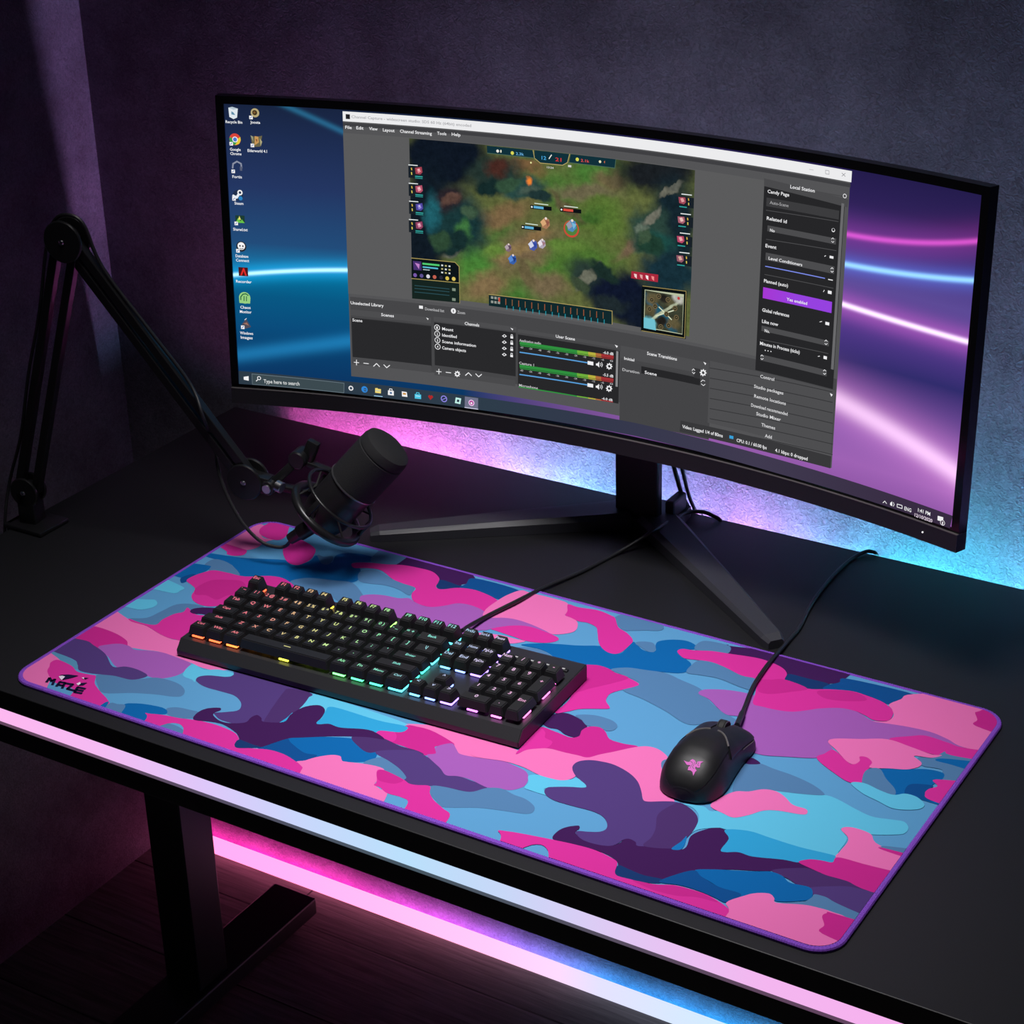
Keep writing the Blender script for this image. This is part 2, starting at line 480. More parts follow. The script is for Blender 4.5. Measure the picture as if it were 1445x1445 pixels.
('P','10282c',[-1256,-260,216,-241,219,-386,-1256,-386]),
('L','b0a060',7,[-1256,-260,216,-241,219,-386]),
('R','909890',-1231,-304,-1202,-276),
('R','909890',-1190,-304,-1161,-276),
('R','909890',-1149,-304,-1121,-276),
('R','909890',-1231,-352,-1202,-324),
('R','909890',-1190,-352,-1162,-324),
('R','909890',-1150,-351,-1121,-323),
('R','c04838',-1142,-326,-1121,-281),
('L','a05838',9,[-1053,-286,-1053,-349]),
('L','2890a0',10,[-1041,-360,-1041,-399]),
('L','8a6040',9,[-976,-286,-976,-349]),
('L','2890a0',10,[-963,-360,-963,-400]),
('L','a05838',9,[-898,-286,-898,-350]),
('L','2890a0',10,[-885,-360,-885,-400]),
('L','8a6040',9,[-820,-286,-820,-349]),
('L','2890a0',10,[-807,-360,-807,-401]),
('L','a05838',9,[-742,-285,-742,-349]),
('L','2890a0',10,[-729,-360,-729,-401]),
('L','8a6040',9,[-665,-285,-664,-349]),
('L','2890a0',10,[-652,-360,-651,-401]),
('L','a05838',9,[-587,-284,-587,-348]),
('L','2890a0',10,[-574,-359,-574,-401]),
('L','8a6040',9,[-509,-283,-509,-347]),
('L','2890a0',10,[-496,-358,-496,-400]),
('L','a05838',9,[-432,-282,-431,-347]),
('L','2890a0',10,[-418,-358,-418,-400]),
('L','8a6040',9,[-354,-281,-353,-346]),
('L','2890a0',10,[-341,-357,-340,-399]),
('L','a05838',9,[-276,-280,-276,-344]),
('L','2890a0',10,[-263,-356,-262,-399]),
('L','8a6040',9,[-199,-278,-198,-343]),
('L','2890a0',10,[-185,-354,-184,-398]),
('L','a05838',9,[-121,-277,-120,-341]),
('L','2890a0',10,[-107,-353,-107,-397]),
('L','8a6040',8,[-44,-275,-43,-340]),
('L','2890a0',10,[-30,-352,-29,-395]),
('L','a05838',8,[34,-273,35,-338]),
('L','2890a0',10,[48,-350,49,-394]),
('L','8a6040',8,[111,-271,113,-336]),
('L','2890a0',10,[126,-348,126,-392]),
('P','0a1012',[564,90,1097,116,1100,-396,566,-401]),
('L','a09058',7,[573,84,1085,109,1087,-387,574,-396]),
('P','b8c0a0',[599,50,1061,72,1058,-354,598,-357]),
('R','MINI',606,-347,1055,44),
('P','70c0d0',[596,-250,725,-252,746,-364,598,-362]),
('L','d8e0c0',11,[741,-211,947,-116]),
('L','d8e0c0',11,[771,-108,926,-218]),
('C','c04040',1001,21,16),
('C','6a5c40',685,-46,29),
('C','20241c',685,-46,18),
('C','7a6c4a',685,-46,8),
('C','6a5c40',767,5,29),
('C','20241c',767,5,18),
('C','7a6c4a',767,5,8),
('C','6a5c40',877,-15,29),
('C','20241c',877,-15,17),
('C','7a6c4a',877,-15,8),
('C','6a5c40',663,-148,29),
('C','20241c',663,-148,18),
('C','7a6c4a',663,-148,8),
('C','6a5c40',963,-91,29),
('C','20241c',963,-91,18),
('C','7a6c4a',963,-91,8),
('C','6a5c40',983,-185,29),
('C','20241c',983,-185,18),
('C','7a6c4a',983,-185,8),
('C','6a5c40',894,-284,29),
('C','20241c',894,-284,18),
('C','7a6c4a',894,-284,8),
('C','6a5c40',803,-315,29),
('C','20241c',803,-315,18),
('C','7a6c4a',803,-315,8),
('C','6a5c40',865,-168,29),
('C','20241c',865,-168,18),
('C','7a6c4a',865,-168,8),
('C','6a5c40',729,-107,29),
('C','20241c',729,-107,18),
('C','7a6c4a',729,-107,8),
('P','a8283c',[439,222,756,232,753,152,437,147]),
('P','f0d0d0',[469,200,503,198,504,153,478,168]),
('P','e0a0a0',[538,202,571,200,572,155,547,170]),
('P','f8e8e8',[606,204,639,202,641,157,615,172]),
('P','f08888',[674,206,708,204,709,159,683,174]),
('P','0c1014',[-758,775,-509,780,-509,738,-758,733]),
('P','60b0d8',[-720,769,-604,769,-603,744,-720,743]),
('L','d8e8d8',9,[-708,796,-551,796]),
('C','e8f0f0',-741,754,10),
('P','0c1014',[-410,785,-162,792,-161,750,-410,743]),
('P','d85040',[-373,779,-256,781,-256,756,-372,754]),
('L','d8e8d8',9,[-361,806,-203,808]),
('C','e8f0f0',-393,765,10),
('P','0c1014',[-862,549,-630,552,-629,510,-862,506]),
('P','60b0d8',[-825,542,-718,542,-718,516,-825,516]),
('L','d8e8d8',9,[-813,570,-671,569]),
('C','e8f0f0',-846,528,10),
('C','c84838',-275,574,91),
('C','50803c',-275,580,76),
('P','5088b8',[-315,556,-327,626,-283,672,-227,659,-215,589,-259,543]),
('P','9898a8',[-338,615,-294,661,-260,604,-304,568]),
('P','78b8d8',[-272,643,-215,629,-248,575]),
('C','e8d8d0',-266,664,15),
('P','a87858',[-620,550,-630,615,-589,658,-537,645,-526,580,-567,537]),
('P','d8a878',[-641,605,-599,647,-568,594,-609,561]),
('P','905848',[-579,631,-527,618,-557,567]),
('C','e8d8d0',-574,650,14),
('P','4858a8',[-762,298,-773,362,-733,403,-683,391,-672,328,-712,286]),
('P','d0d4e8',[-783,351,-743,393,-713,341,-752,309]),
('P','3048a0',[-723,377,-673,364,-702,315]),
('C','e8d8d0',-718,396,13),
('P','b0a8b8',[-653,333,-662,388,-627,424,-584,413,-574,358,-609,322]),
('P','e8e0e8',[-671,379,-636,415,-610,370,-644,342]),
('P','a07880',[-619,401,-575,390,-601,347]),
('C','e8d8d0',-614,418,12),
('P','3860a8',[-1002,119,-1011,178,-974,216,-928,205,-919,146,-955,108]),
('P','5888d0',[-1020,168,-983,207,-955,159,-992,129]),
('P','203c80',[-965,192,-919,180,-946,134]),
('C','e8d8d0',-960,210,12),
('P','806878',[-1045,250,-1052,298,-1022,329,-985,319,-977,272,-1007,240]),
('P','b0a0a8',[-1060,290,-1030,321,-1007,282,-1037,258]),
('P','584858',[-1015,309,-977,299,-1000,262]),
('C','e8d8d0',-1011,323,10)]
CAMO=[
('k',[-4780,1282,-4033,1226,-3817,1096,-3897,982,-4094,909,-4301,935,-4780,1007]),
('p',[-4780,1259,-4780,1667,-4201,1532,-3963,1517,-3699,1446,-3477,1443,-3338,1609,-2806,1412,-2627,1239,-2740,1143,-2897,1123,-3070,1146,-3439,1166,-3655,1116,-3831,1089,-3935,1173,-4119,1232,-4344,1253]),
('v',[-4104,920,-4052,1020,-3954,1091,-3841,1101,-3735,1072,-3617,1119,-3439,1166,-3236,1157,-3038,1130,-2997,1000,-2998,899,-3052,803,-3160,726,-3373,725,-3651,706,-3874,821]),
('h',[-4780,547,-4780,691,-4106,590,-3985,503,-4028,463,-4205,501]),
('p',[-4780,-220,-4780,558,-4239,516,-4082,198,-3846,-220,-3903,-220]),
('m',[-4322,453,-4287,524,-4083,500,-3947,440,-3787,461,-3721,465,-3630,349,-3457,249,-3302,174,-3201,72,-3204,-220,-3380,-220,-3598,-220,-3717,138,-3875,148,-4048,184,-4218,290,-4272,378]),
('g',[-3721,465,-3682,520,-3530,571,-3307,628,-3169,737,-3000,765,-2852,748,-2739,681,-2700,590,-2767,536,-2950,483,-3176,390,-3421,253,-3562,322]),
('u',[-4780,664,-4780,852,-4347,963,-4177,933,-3942,853,-3701,695,-3581,761,-3412,770,-3261,720,-3350,588,-3543,563,-3682,520,-3821,476,-3954,470,-4050,552,-4188,613]),
('c',[-2963,916,-3016,1129,-2840,1102,-2708,1175,-2540,1191,-2499,1157,-2588,1074,-2724,1032,-2797,958,-2764,861,-2812,884]),
('c',[-1514,691,-1532,998,-1620,1235,-1256,1278,-448,1246,-372,1122,-432,1073,-629,963,-1185,819,-1457,946]),
('u',[-2770,891,-2790,972,-2711,1039,-2536,1103,-2511,1167,-2538,1235,-2240,1251,-1631,1262,-1576,1164,-1532,998,-1529,781,-1534,671,-1667,520,-1859,444,-2060,424,-2163,459,-2210,495,-2143,548,-2047,633,-2052,709,-2128,793,-2257,850,-2440,845,-2624,840]),
('U',[-1856,1137,-1848,1222,-1626,1258,-1572,1166,-1532,998,-1521,770,-1529,664,-1667,588,-1743,755,-1794,915]),
('g',[-2676,330,-2595,400,-2448,425,-2358,428,-2332,319,-2451,252,-2597,248]),
('g',[-2578,74,-2490,123,-2367,130,-2222,89,-2084,76,-2029,-220,-2330,-220]),
('d',[-3095,191,-3002,259,-2869,302,-2717,323,-2633,291,-2623,234,-2762,157,-2677,80,-2591,-220,-2772,-220,-3027,72]),
('g',[-3238,114,-3162,157,-3054,154,-2967,-220,-3163,-220]),
('d',[-3290,86,-3248,125,-3153,-220,-3245,-220]),
('d',[-1455,204,-1367,363,-1289,490,-1056,644,-797,764,-693,763,-562,674,-437,714,-387,655,-367,566,-453,474,-593,411,-660,445,-761,432,-867,343,-934,205,-1106,204,-1250,211]),
('n',[-1455,204,-1367,363,-1303,473,-1226,430,-1010,351,-870,371,-934,205,-1106,204,-1250,211]),
('g',[-414,524,-330,643,-234,625,-79,569,63,494,86,437,-56,441,-189,465,-270,462,-397,453]),
('p',[-986,146,-923,245,-861,346,-763,444,-678,468,-633,430,-587,413,-409,469,-260,496,-181,478,-203,414,-139,311,-120,238,-38,201,76,156,137,-220,-242,-220,-904,-220]),
('m',[-2802,160,-2758,174,-2614,224,-2451,252,-2274,305,-2059,332,-1825,311,-1715,252,-1680,197,-1679,147,-1627,108,-1508,160,-1333,228,-1164,235,-1018,201,-910,161,-851,95,-820,-220,-1586,-220,-2050,-220,-2296,133,-2486,118,-2616,-220,-2729,97]),
('k',[-648,988,-612,1047,-494,1074,-418,1125,-436,1227,-205,1274,111,1202,168,1140,22,1058,33,1005,85,947,42,880,-33,867,-167,894,-340,900,-502,913]),
('m',[-648,988,-612,1047,-494,1074,-408,1011,-386,918,-505,918]),
('p',[-455,1241,-27,1388,729,1366,979,1218,671,1145,534,1106,364,1040,277,1049,171,1136,104,1187,-197,1263]),
('s',[-1275,1047,-1254,1153,-735,1162,-438,1206,-393,1140,-436,1080,-602,1023,-629,963,-758,951,-966,866,-1212,820,-1233,931]),
('s',[-1542,657,-1534,763,-1542,873,-1490,788,-1504,678]),
('U',[-778,795,-589,916,-453,917,-281,889,-105,900,-8,867,-233,793,-388,726,-470,651,-588,673]),
('u',[-422,678,-350,768,-129,886,-21,874,127,826,255,756,368,684,472,723,599,724,807,698,766,612,705,558,608,537,477,518,349,468,226,410,135,400,77,426,64,480,-79,569,-234,625]),
('v',[23,884,81,945,26,1016,40,1083,119,1165,208,1104,293,1049,498,1086,671,1145,824,1131,970,1100,1045,1030,1083,940,1085,859,1017,766,923,740,807,698,611,731,472,723,368,684,255,756,108,830]),
('g',[349,468,477,518,705,558,811,691,934,747,1077,718,1207,710,1336,649,1372,563,1315,505,1131,454,911,384,629,238,513,293,420,349]),
('m',[-229,428,-193,471,-70,461,74,430,150,403,222,416,337,461,401,366,501,287,641,219,763,142,801,-220,703,-220,415,-220,319,130,219,182,62,175,-51,221,-119,224,-131,287]),
('k',[-215,408,-193,471,-51,457,71,423,44,343,-34,314,-133,314]),
('w',[-2332,319,-2358,428,-2326,525,-2227,595,-2189,564,-2210,495,-2182,449,-2064,406,-1951,423,-1834,504,-1843,606,-1818,667,-1747,645,-1686,601,-1514,691,-1537,839,-1507,1012,-1400,1109,-1295,1067,-1241,942,-1228,841,-1189,824,-1106,879,-974,877,-766,962,-637,974,-481,911,-659,859,-936,717,-1166,567,-1286,485,-1361,354,-1432,220,-1548,143,-1628,110,-1679,147,-1682,211,-1723,262,-1812,318,-1996,367,-2144,346,-2270,300]),
('x',[-1679,147,-1695,227,-1618,231,-1524,225,-1426,223,-1545,139,-1625,106]),
('c',[-4780,2205,-4780,2450,-4220,2397,-4167,2309,-4233,2215]),
('c',[-4780,1759,-4358,1972,-4262,2006,-4181,1936,-4196,1834,-4325,1744]),
('g',[-4237,1550,-4082,1654,-4040,1844,-3999,2037,-3869,2127,-3700,2144,-3783,2023,-3810,1934,-3881,1849,-3900,1680,-3897,1582,-4057,1531]),
('m',[-4237,1550,-4065,1541,-3897,1582,-3907,1713,-3876,1867,-3820,1946,-3843,2046,-3677,1969,-3448,1984,-3122,1586,-3477,1443,-3699,1446,-3963,1517,-4166,1515]),
('w',[-3768,1994,-3762,2072,-3633,2162,-3476,2192,-3406,2007,-3589,2010,-3697,1969]),
('d',[-4780,3096,-4234,3222,-4006,3280,-3613,3445,-3449,3392,-3343,3551,-3372,3700,-3306,3695,-3104,3641,-3167,3812,-3102,3919,-2940,3978,-2756,3975,-2718,3893,-2896,3775,-2844,3702,-2737,3679,-2614,3506,-2627,3372,-2809,3321,-3021,3256,-3154,3163,-3219,3036,-3409,3071,-3569,3015,-3724,2898,-3822,2905,-3996,3031,-4164,3083]),
('g',[-4334,2928,-4327,3076,-4175,3097,-3996,3031,-3818,2907,-3953,2873,-4131,2836,-4235,2860]),
('d',[-4780,2571,-4780,2780,-4308,2922,-4225,2886,-4221,2767,-4254,2628,-4278,2556]),
('n',[-4358,2552,-4300,2683,-4232,2652,-4243,2515,-4278,2456]),
('m',[-4262,2525,-4266,2642,-4221,2767,-4154,2864,-3969,2893,-3756,2913,-3549,3042,-3398,3085,-3255,3056,-3093,2949,-3078,2668,-3565,2242,-3723,2162,-3879,2190,-3988,2284,-4041,2410,-4144,2471]),
('k',[-4056,2441,-4025,2655,-3878,2755,-3687,2800,-3486,2598,-3634,2478,-3683,2336,-3846,2362,-3964,2317]),
('g',[-3361,3727,-3267,3725,-3186,3781,-3114,3656,-3121,3583,-3205,3586]),
('p',[-4780,3463,-4780,3792,-4780,3996,-4324,4037,-4288,3881,-4163,3776,-4035,3803,-4075,3717,-4079,3532,-4150,3435,-4264,3444]),
('m',[-4359,4040,-4257,4440,-4049,4098,-3962,3929,-3979,3812,-4133,3792,-4291,3858]),
('m',[-3816,3710,-3802,3802,-3796,3933,-3662,3921,-3472,3834,-3387,3692,-3358,3543,-3405,3415,-3525,3411,-3658,3503,-3762,3613]),
('m',[-4350,3313,-4780,3458,-4237,3438,-4136,3430,-4096,3326,-4175,3254,-4277,3249]),
('g',[-3226,3045,-3169,3183,-3025,3261,-2823,3313,-2621,3364,-2373,3209,-2175,3013,-2370,2906,-2676,3004,-2920,2986]),
('g',[-2695,3622,-2557,3737,-2231,3637,-2002,3644,-1925,3531,-1910,3424,-2085,3482,-2285,3489,-2447,3440,-2586,3442]),
('v',[-2353,3143,-2298,3230,-2148,3293,-1970,3315,-1872,3368,-1747,3324,-1553,3317,-1349,3523,-1184,3557,-977,3522,-894,3567,-771,3488,-618,3535,-301,3457,-319,3339,-637,3271,-822,3133,-973,2943,-1176,2974,-1709,2935,-1939,2993,-2228,3021]),
('w',[-2444,3961,-2488,4068,-2460,4440,-2008,4440,-1480,4095,-1481,3977,-1540,3905,-1517,3840,-1589,3746,-1674,3700,-1753,3734,-1793,3837,-1850,3924,-1992,4006,-2170,4009,-2348,3981]),
('x',[-1764,3744,-1800,3892,-1579,3876,-1514,3880,-1586,3741,-1670,3694]),
('n',[-1520,3831,-1509,3946,-1493,4100,-899,4086,-977,3879,-1010,3812,-1174,3836,-1285,3863,-1397,3860]),
('g',[-2793,4016,-2794,4440,-2492,4440,-2440,3955,-2571,3900,-2714,3875]),
('m',[-2889,3726,-2838,3795,-2703,3860,-2538,3909,-2369,3982,-2170,4009,-1992,4006,-1850,3924,-1797,3835,-1760,3730,-1677,3706,-1541,3819,-1383,3867,-1225,3857,-1043,3805,-940,3729,-863,3577,-968,3508,-1080,3540,-1221,3556,-1349,3523,-1433,3421,-1553,3317,-1700,3311,-1819,3360,-1901,3467,-1942,3599,-2121,3619,-2279,3650,-2514,3761,-2688,3726,-2804,3663]),
('g',[-367,2902,-274,3040,-79,3096,88,3050,215,2951,64,2885,-193,2878]),
('p',[-849,2986,-779,3103,-625,3145,-528,3163,-402,3162,-285,3174,-354,3083,-425,3026,-383,2928,-309,2866,-451,2753]),
('v',[-996,3301,-908,3423,-736,3499,-585,3520,-414,3505,-228,3464,-116,3426,-239,3393,-422,3400,-581,3366,-699,3265,-809,3151]),
('m',[-731,3229,-589,3380,-419,3455,-215,3442,-31,3402,-6,3328,-93,3238,-271,3181,-440,3194,-666,3212]),
('p',[-1003,3781,-976,3948,-903,4103,-774,4104,-372,4108,-273,4031,-215,3915,-203,3848,-60,3816,24,3718,53,3590,-27,3485,-121,3434,-228,3464,-414,3505,-585,3520,-732,3494,-932,3402,-1008,3553]),
('g',[269,4052,511,4440,838,4095,669,3958,552,3887,495,3863,396,3916]),
('d',[-285,3086,-128,3208,38,3282,239,3358,457,3461,569,3385,652,3390,700,3457,690,3695,841,3604,948,3595,980,3647,923,3754,921,3839,1025,3932,1171,3978,1305,3930,1319,3869,1178,3767,1223,3713,1323,3648,1415,3582,1455,3470,1413,3374,1266,3309,1079,3255,903,3208,763,3097,624,3103,435,3016,354,2920,218,2946,104,3052,-66,3103]),
('g',[725,3679,753,3736,869,3776,945,3713,978,3618,915,3594,807,3637]),
('m',[-298,4074,-169,4070,41,4111,218,4079,290,4045,409,3894,549,3828,676,3722,694,3592,687,3450,638,3382,528,3397,401,3500,282,3681,207,3783,80,3821,-17,3804,-143,3837,-203,3848,-231,3943]),
('g',[763,3097,888,3206,1079,3255,1273,3296,1476,3252,1718,3192,1843,3070,2034,2941,2210,2870,2377,2780,2128,2717,1916,2548,1607,2657,1318,2746,1058,2803,1148,2972,1069,3026,902,3058]),
('w',[634,1930,703,2092,796,2159,942,2132,1081,2058,1117,1897,1088,1822,976,1819,869,1864,763,1850]),
('g',[890,2165,983,2232,1095,2264,1245,2255,1333,2198,1340,2112,1286,2066,1192,2090,1081,2058,980,2123]),
('m',[689,2115,690,2397,544,2767,365,2900,437,3013,592,3099,727,3100,834,3060,997,3035,1141,2984,1130,2913,1055,2807,988,2690,998,2584,1031,2524,1096,2466,1103,2423,954,2340,858,2277,782,2182]),
('k',[518,2753,365,2900,437,3013,592,3099,727,3100,834,3060,997,3035,918,2877,776,2684,658,2539]),
('k',[742,1302,721,1524,696,1808,871,1816,1043,1798,1105,1857,1078,1961,1107,2052,1199,2089,1286,2047,1386,1954,1532,1947,1679,1965,1536,1769,1436,1667,1381,1582,1264,1553,1128,1541,972,1535,879,1475,799,1395]),
('m',[742,1302,721,1524,697,1794,788,1763,839,1678,939,1645,936,1515,796,1399]),
('c',[1107,859,1093,947,1040,1048,1131,1107,1279,1121,1403,1176,1449,1230,1591,1144,1465,1068,1285,953,1298,892,1345,851,1193,847]),
('p',[332,1203,418,1222,653,1237,749,1291,794,1403,877,1479,973,1533,1126,1545,1259,1562,1361,1576,1432,1673,1527,1784,1659,1945,1761,2017,1886,2014,2016,1928,2009,1810,2100,1665,2151,1554,2396,1326,2276,1245,2167,1197,2105,1257,2049,1333,1952,1443,1825,1524,1642,1576,1493,1564,1389,1526,1321,1454,1328,1359,1413,1266,1399,1183,1338,1126,1226,1105,1101,1105,919,1143,712,1141,414,1075]),
('w',[1730,302,1714,407,1747,503,1830,580,1862,542,1854,499,1876,460,1959,418,2081,411,2219,452,2270,518,2283,601,2324,632,2393,612,2430,571,2580,668,2764,697,2800,767,2763,922,2813,1052,2907,1151,3012,1139,3069,1057,3076,923,3083,865,3153,880,3214,926,3367,927,3599,1021,3740,1040,3930,979,3779,924,3513,762,3288,659,3128,561,3026,487,2935,339,2854,199,2720,135,2593,110,2482,107,2438,147,2419,233,2378,282,2276,323,2124,336,1958,317,1822,298]),
('x',[2436,146,2423,240,2526,233,2674,221,2855,251,2846,188,2722,131,2595,107,2482,100]),
('s',[2981,1154,3102,1227,3309,1237,3658,1234,3972,1263,4008,1181,3923,1128,3784,1103,3737,1028,3599,999,3363,914,3226,911,3138,861,3080,865,3067,1050]),
('c',[2472,1331,2651,1384,2796,1386,3071,1901,3276,1989,3510,2075,3639,2072,3850,2005,4018,1969,4180,2009,4288,2031,4354,1966,4361,1880,4310,1821,4098,1707,3853,1670,3958,1552,3969,1335,3974,1259,3658,1234,3383,1228,3170,1234,2990,1166,2911,1152,2769,1034,2739,895,2729,1114,2679,1242,2582,1318]),
('s',[2981,1154,3167,1240,3379,1238,3656,1238,3983,1269,4018,1187,3923,1128,3784,1103,3737,1028,3599,999,3363,914,3226,911,3138,861,3080,865,3067,1050]),
('u',[1316,1366,1315,1464,1383,1537,1487,1575,1636,1587,1819,1535,1958,1446,2066,1316,2133,1218,2190,1210,2325,1292,2425,1329,2536,1312,2651,1245,2716,1152,2746,1014,2746,900,2734,755,2704,676,2568,636,2432,567,2387,609,2314,623,2277,585,2261,508,2210,442,2083,408,1962,414,1873,466,1865,505,1949,540,2039,590,2068,658,2030,739,1946,809,1827,834,1639,820,1460,813,1349,845,1295,896,1288,961,1346,1007,1463,1072,1585,1127,1567,1172,1491,1212,1395,1270]),
('U',[2371,1035,2363,1135,2400,1262,2438,1331,2536,1312,2651,1245,2716,1152,2746,1014,2746,900,2734,755,2704,676,2477,590,2473,733,2444,870]),
('q',[2702,674,2726,808,2732,904,2779,767,2771,693]),
('w',[1647,3917,1581,4103,1660,4112,2751,4440,2900,4440,2863,3992,2782,3892,2771,3773,2631,3702,2417,3722,2362,3756,2337,3863,2244,3944,2105,3984,1939,3993]),
('x',[2363,3753,2350,3870,2550,3883,2785,3884,2789,3774,2676,3704,2516,3712]),
('n',[2779,3769,2774,3853,2852,3961,2900,4068,3592,4100,3506,3935,3432,3817,3338,3826,3202,3861,3033,3862]),
('g',[1286,3957,1337,4073,1592,4092,1643,3942,1487,3906,1330,3854]),
('g',[1430,3526,1460,3694,1609,3726,1764,3678,1955,3618,2094,3630,2149,3563,2199,3424,2056,3408,1791,3456,1594,3428,1459,3403]),
('v',[1744,3097,1748,3186,1870,3263,2021,3315,2201,3336,2496,3310,2869,3456,3042,3552,3242,3530,3413,3458,3702,3513,3957,3536,4146,3494,4339,3421,4172,3424,4015,3444,3881,3414,3661,3211,3230,2971,3193,2906,3294,2788,3230,2652,3186,2584,2951,2481,2763,2405,2612,2407,2462,2498,2290,2759,2281,2906,2153,2881,2025,2949,1878,3054]),
('m',[1178,3742,1203,3808,1321,3839,1484,3912,1664,3950,1932,4006,2099,3997,2251,3948,2337,3863,2360,3761,2415,3727,2631,3702,2824,3793,3025,3866,3197,3857,3371,3819,3499,3729,3542,3636,3534,3525,3422,3472,3310,3510,3208,3539,3055,3521,2885,3418,2795,3331,2683,3238,2549,3194,2385,3180,2287,3188,2221,3378,2149,3563,2094,3630,1955,3618,1764,3678,1583,3712,1434,3680,1317,3649,1245,3677]),
('k',[2171,3511,2144,3625,2245,3682,2363,3753,2631,3702,2518,3569,2360,3433,2243,3416]),
('k',[2740,3715,3033,3862,3219,3782,3041,3661,2846,3616]),
('p',[3435,3809,3498,3953,3574,4106,4209,4440,4405,4057,4780,3844,4780,3478,4327,3430,4148,3490,3958,3532,3704,3509,3418,3446,3527,3507,3553,3628,3496,3734]),
('k',[4205,4067,4232,4113,4423,4440,4780,4021,4780,3806,4294,3839,4269,3951]),
('m',[3669,3229,3829,3377,3947,3449,4168,3435,4330,3423,4780,3516,4780,3268,4255,3203,4108,3178,3901,3192]),
('g',[4022,3065,4143,3123,4198,3278,4268,3245,4780,3304,4780,3040,4780,2860,4340,2823,4285,2972,4095,2950]),
('d',[3791,2710,3980,2810,4152,2912,4308,2929,4342,2838,4301,2706,4295,2540,4780,2437,4160,2423,4066,2379,4009,2487,3897,2589]),
('d',[4175,3093,4266,3173,4780,3304,4780,3093,4338,3094]),
('n',[4121,2469,4110,2585,4171,2646,4310,2683,4286,2562,4398,2451,4173,2425]),
('m',[4294,2797,4780,2935,4780,2620,4780,2450,4367,2460,4289,2536,4292,2619,4344,2702]),
('m',[3220,2587,3244,2701,3296,2802,3470,2685,3538,2661,3576,2744,3545,2818,3606,2846,3685,2777,3701,2687,3687,2581,3736,2410,3645,2373,3513,2414]),
('p',[3193,2904,3224,2986,3430,3095,3659,3217,3899,3197,4110,3171,4197,3205,4131,3117,3978,3068,4077,2996,4081,2914,4003,2823,3857,2760,3701,2687,3685,2777,3611,2834,3547,2813,3576,2744,3550,2667,3470,2685,3314,2812]),
('g',[3736,2410,3687,2581,3711,2679,3791,2710,3897,2589,4029,2471,4055,2372,3893,2390,3765,2427]),
('c',[3648,2366,3752,2425,3923,2385,4053,2377,4137,2446,4248,2446,4347,2369,4338,2285,4242,2213,4119,2175,3963,2219,3804,2264]),
('g',[2777,1722,2679,2108,2706,2208,2801,2261,2943,2242,3140,2227,3350,2179,3489,2108,3502,2061,3321,1986,3131,1928,3006,1885,2906,1788]),
('w',[2672,2217,2687,2311,2801,2261,2712,2197]),
('p',[2698,1436,2782,1711,2904,1793,3004,1890,3122,1915,3230,1868,3336,1794,3466,1788,3500,1729,3454,1690,3261,1647,3147,1583,3063,1457,2967,1359,2861,1370]),
('g',[2004,1815,1999,1883,2064,1919,2137,1748,2062,1748]),
('p',[3860,1649,3878,1705,3963,1732,4108,1713,4251,1593,4780,1585,4780,1261,4209,1271,3992,1245,3978,1340,3982,1491,3953,1575]),
('k',[3734,1031,3794,1109,3886,1146,3985,1168,3994,1256,4208,1275,4780,1283,4780,896,4382,919,4295,939,4127,962,3987,977,3856,999]),
('k',[4272,1575,4780,1642,4780,1549,4340,1540]),
('g',[4255,1583,4332,1626,4780,1754,4780,1634,4298,1577]),
('U',[3587,815,3801,972,3889,986,4015,974,4197,983,4344,948,4780,906,4269,630,4137,692,4030,666,3987,734,3885,724,3757,769]),
('u',[3949,729,4119,856,4322,936,4780,911,4780,553,4271,654,4137,692,4038,678]),
('d',[3019,482,3140,575,3309,653,3477,732,3586,791,3698,783,3790,729,3954,751,4014,692,4030,609,3969,540,3802,440,3736,495,3664,478,3571,390,3506,330,3225,404]),
('n',[2832,198,2904,353,3016,488,3111,439,3304,383,3508,382,3450,223,3336,234,3163,252,3003,243]),
('g',[3841,438,3993,542,4032,633,4036,682,4137,692,4271,654,4780,571,4780,487,4325,499,4249,524,4107,522,3958,472]),
('m',[1257,162,1303,188,1433,223,1607,258,1742,283,1958,317,2156,329,2351,292,2404,248,2438,147,2485,101,2593,110,2789,138,2956,217,3088,237,3252,238,3392,202,3504,151,3540,97,3557,-220,3082,-220,2513,-220,2021,-220,1791,123,1625,129,1457,-220,1333,90]),
('k',[2628,106,2803,146,2939,205,3090,234,3257,228,3387,187,3207,165,3049,99,2841,74]),
('p',[3449,222,3536,375,3606,456,3704,505,3766,471,3809,422,4009,505,4130,529,4258,534,4428,500,4780,208,4395,-220,3593,-220,3523,116]),
('k',[4209,438,4223,495,4276,521,4780,505,4780,211,4299,231,4271,340])]
LOGO=[[[-4073,128,-4102,200,-4040,164,-4035,206,-3985,119],[-3927,117,-3954,194,-3897,204,-3850,116],[-3926,144,-3875,154],[-3886,201,-3804,220,-3795,129,-3703,137],[-3638,216,-3725,203,-3684,117,-3608,133],[-3699,161,-3628,174]],[[-4052,295,-3978,345,-3872,377,-3904,315,-3957,236,-3981,283],[-3803,371,-3749,394,-3765,356],[-3758,272,-3699,318,-3701,260,-3734,233]],[[-4040,266,-4019,295,-3979,295,-3962,225],[-3819,362,-3798,377,-3776,350],[-3781,246,-3772,291,-3741,264,-3741,229]]]
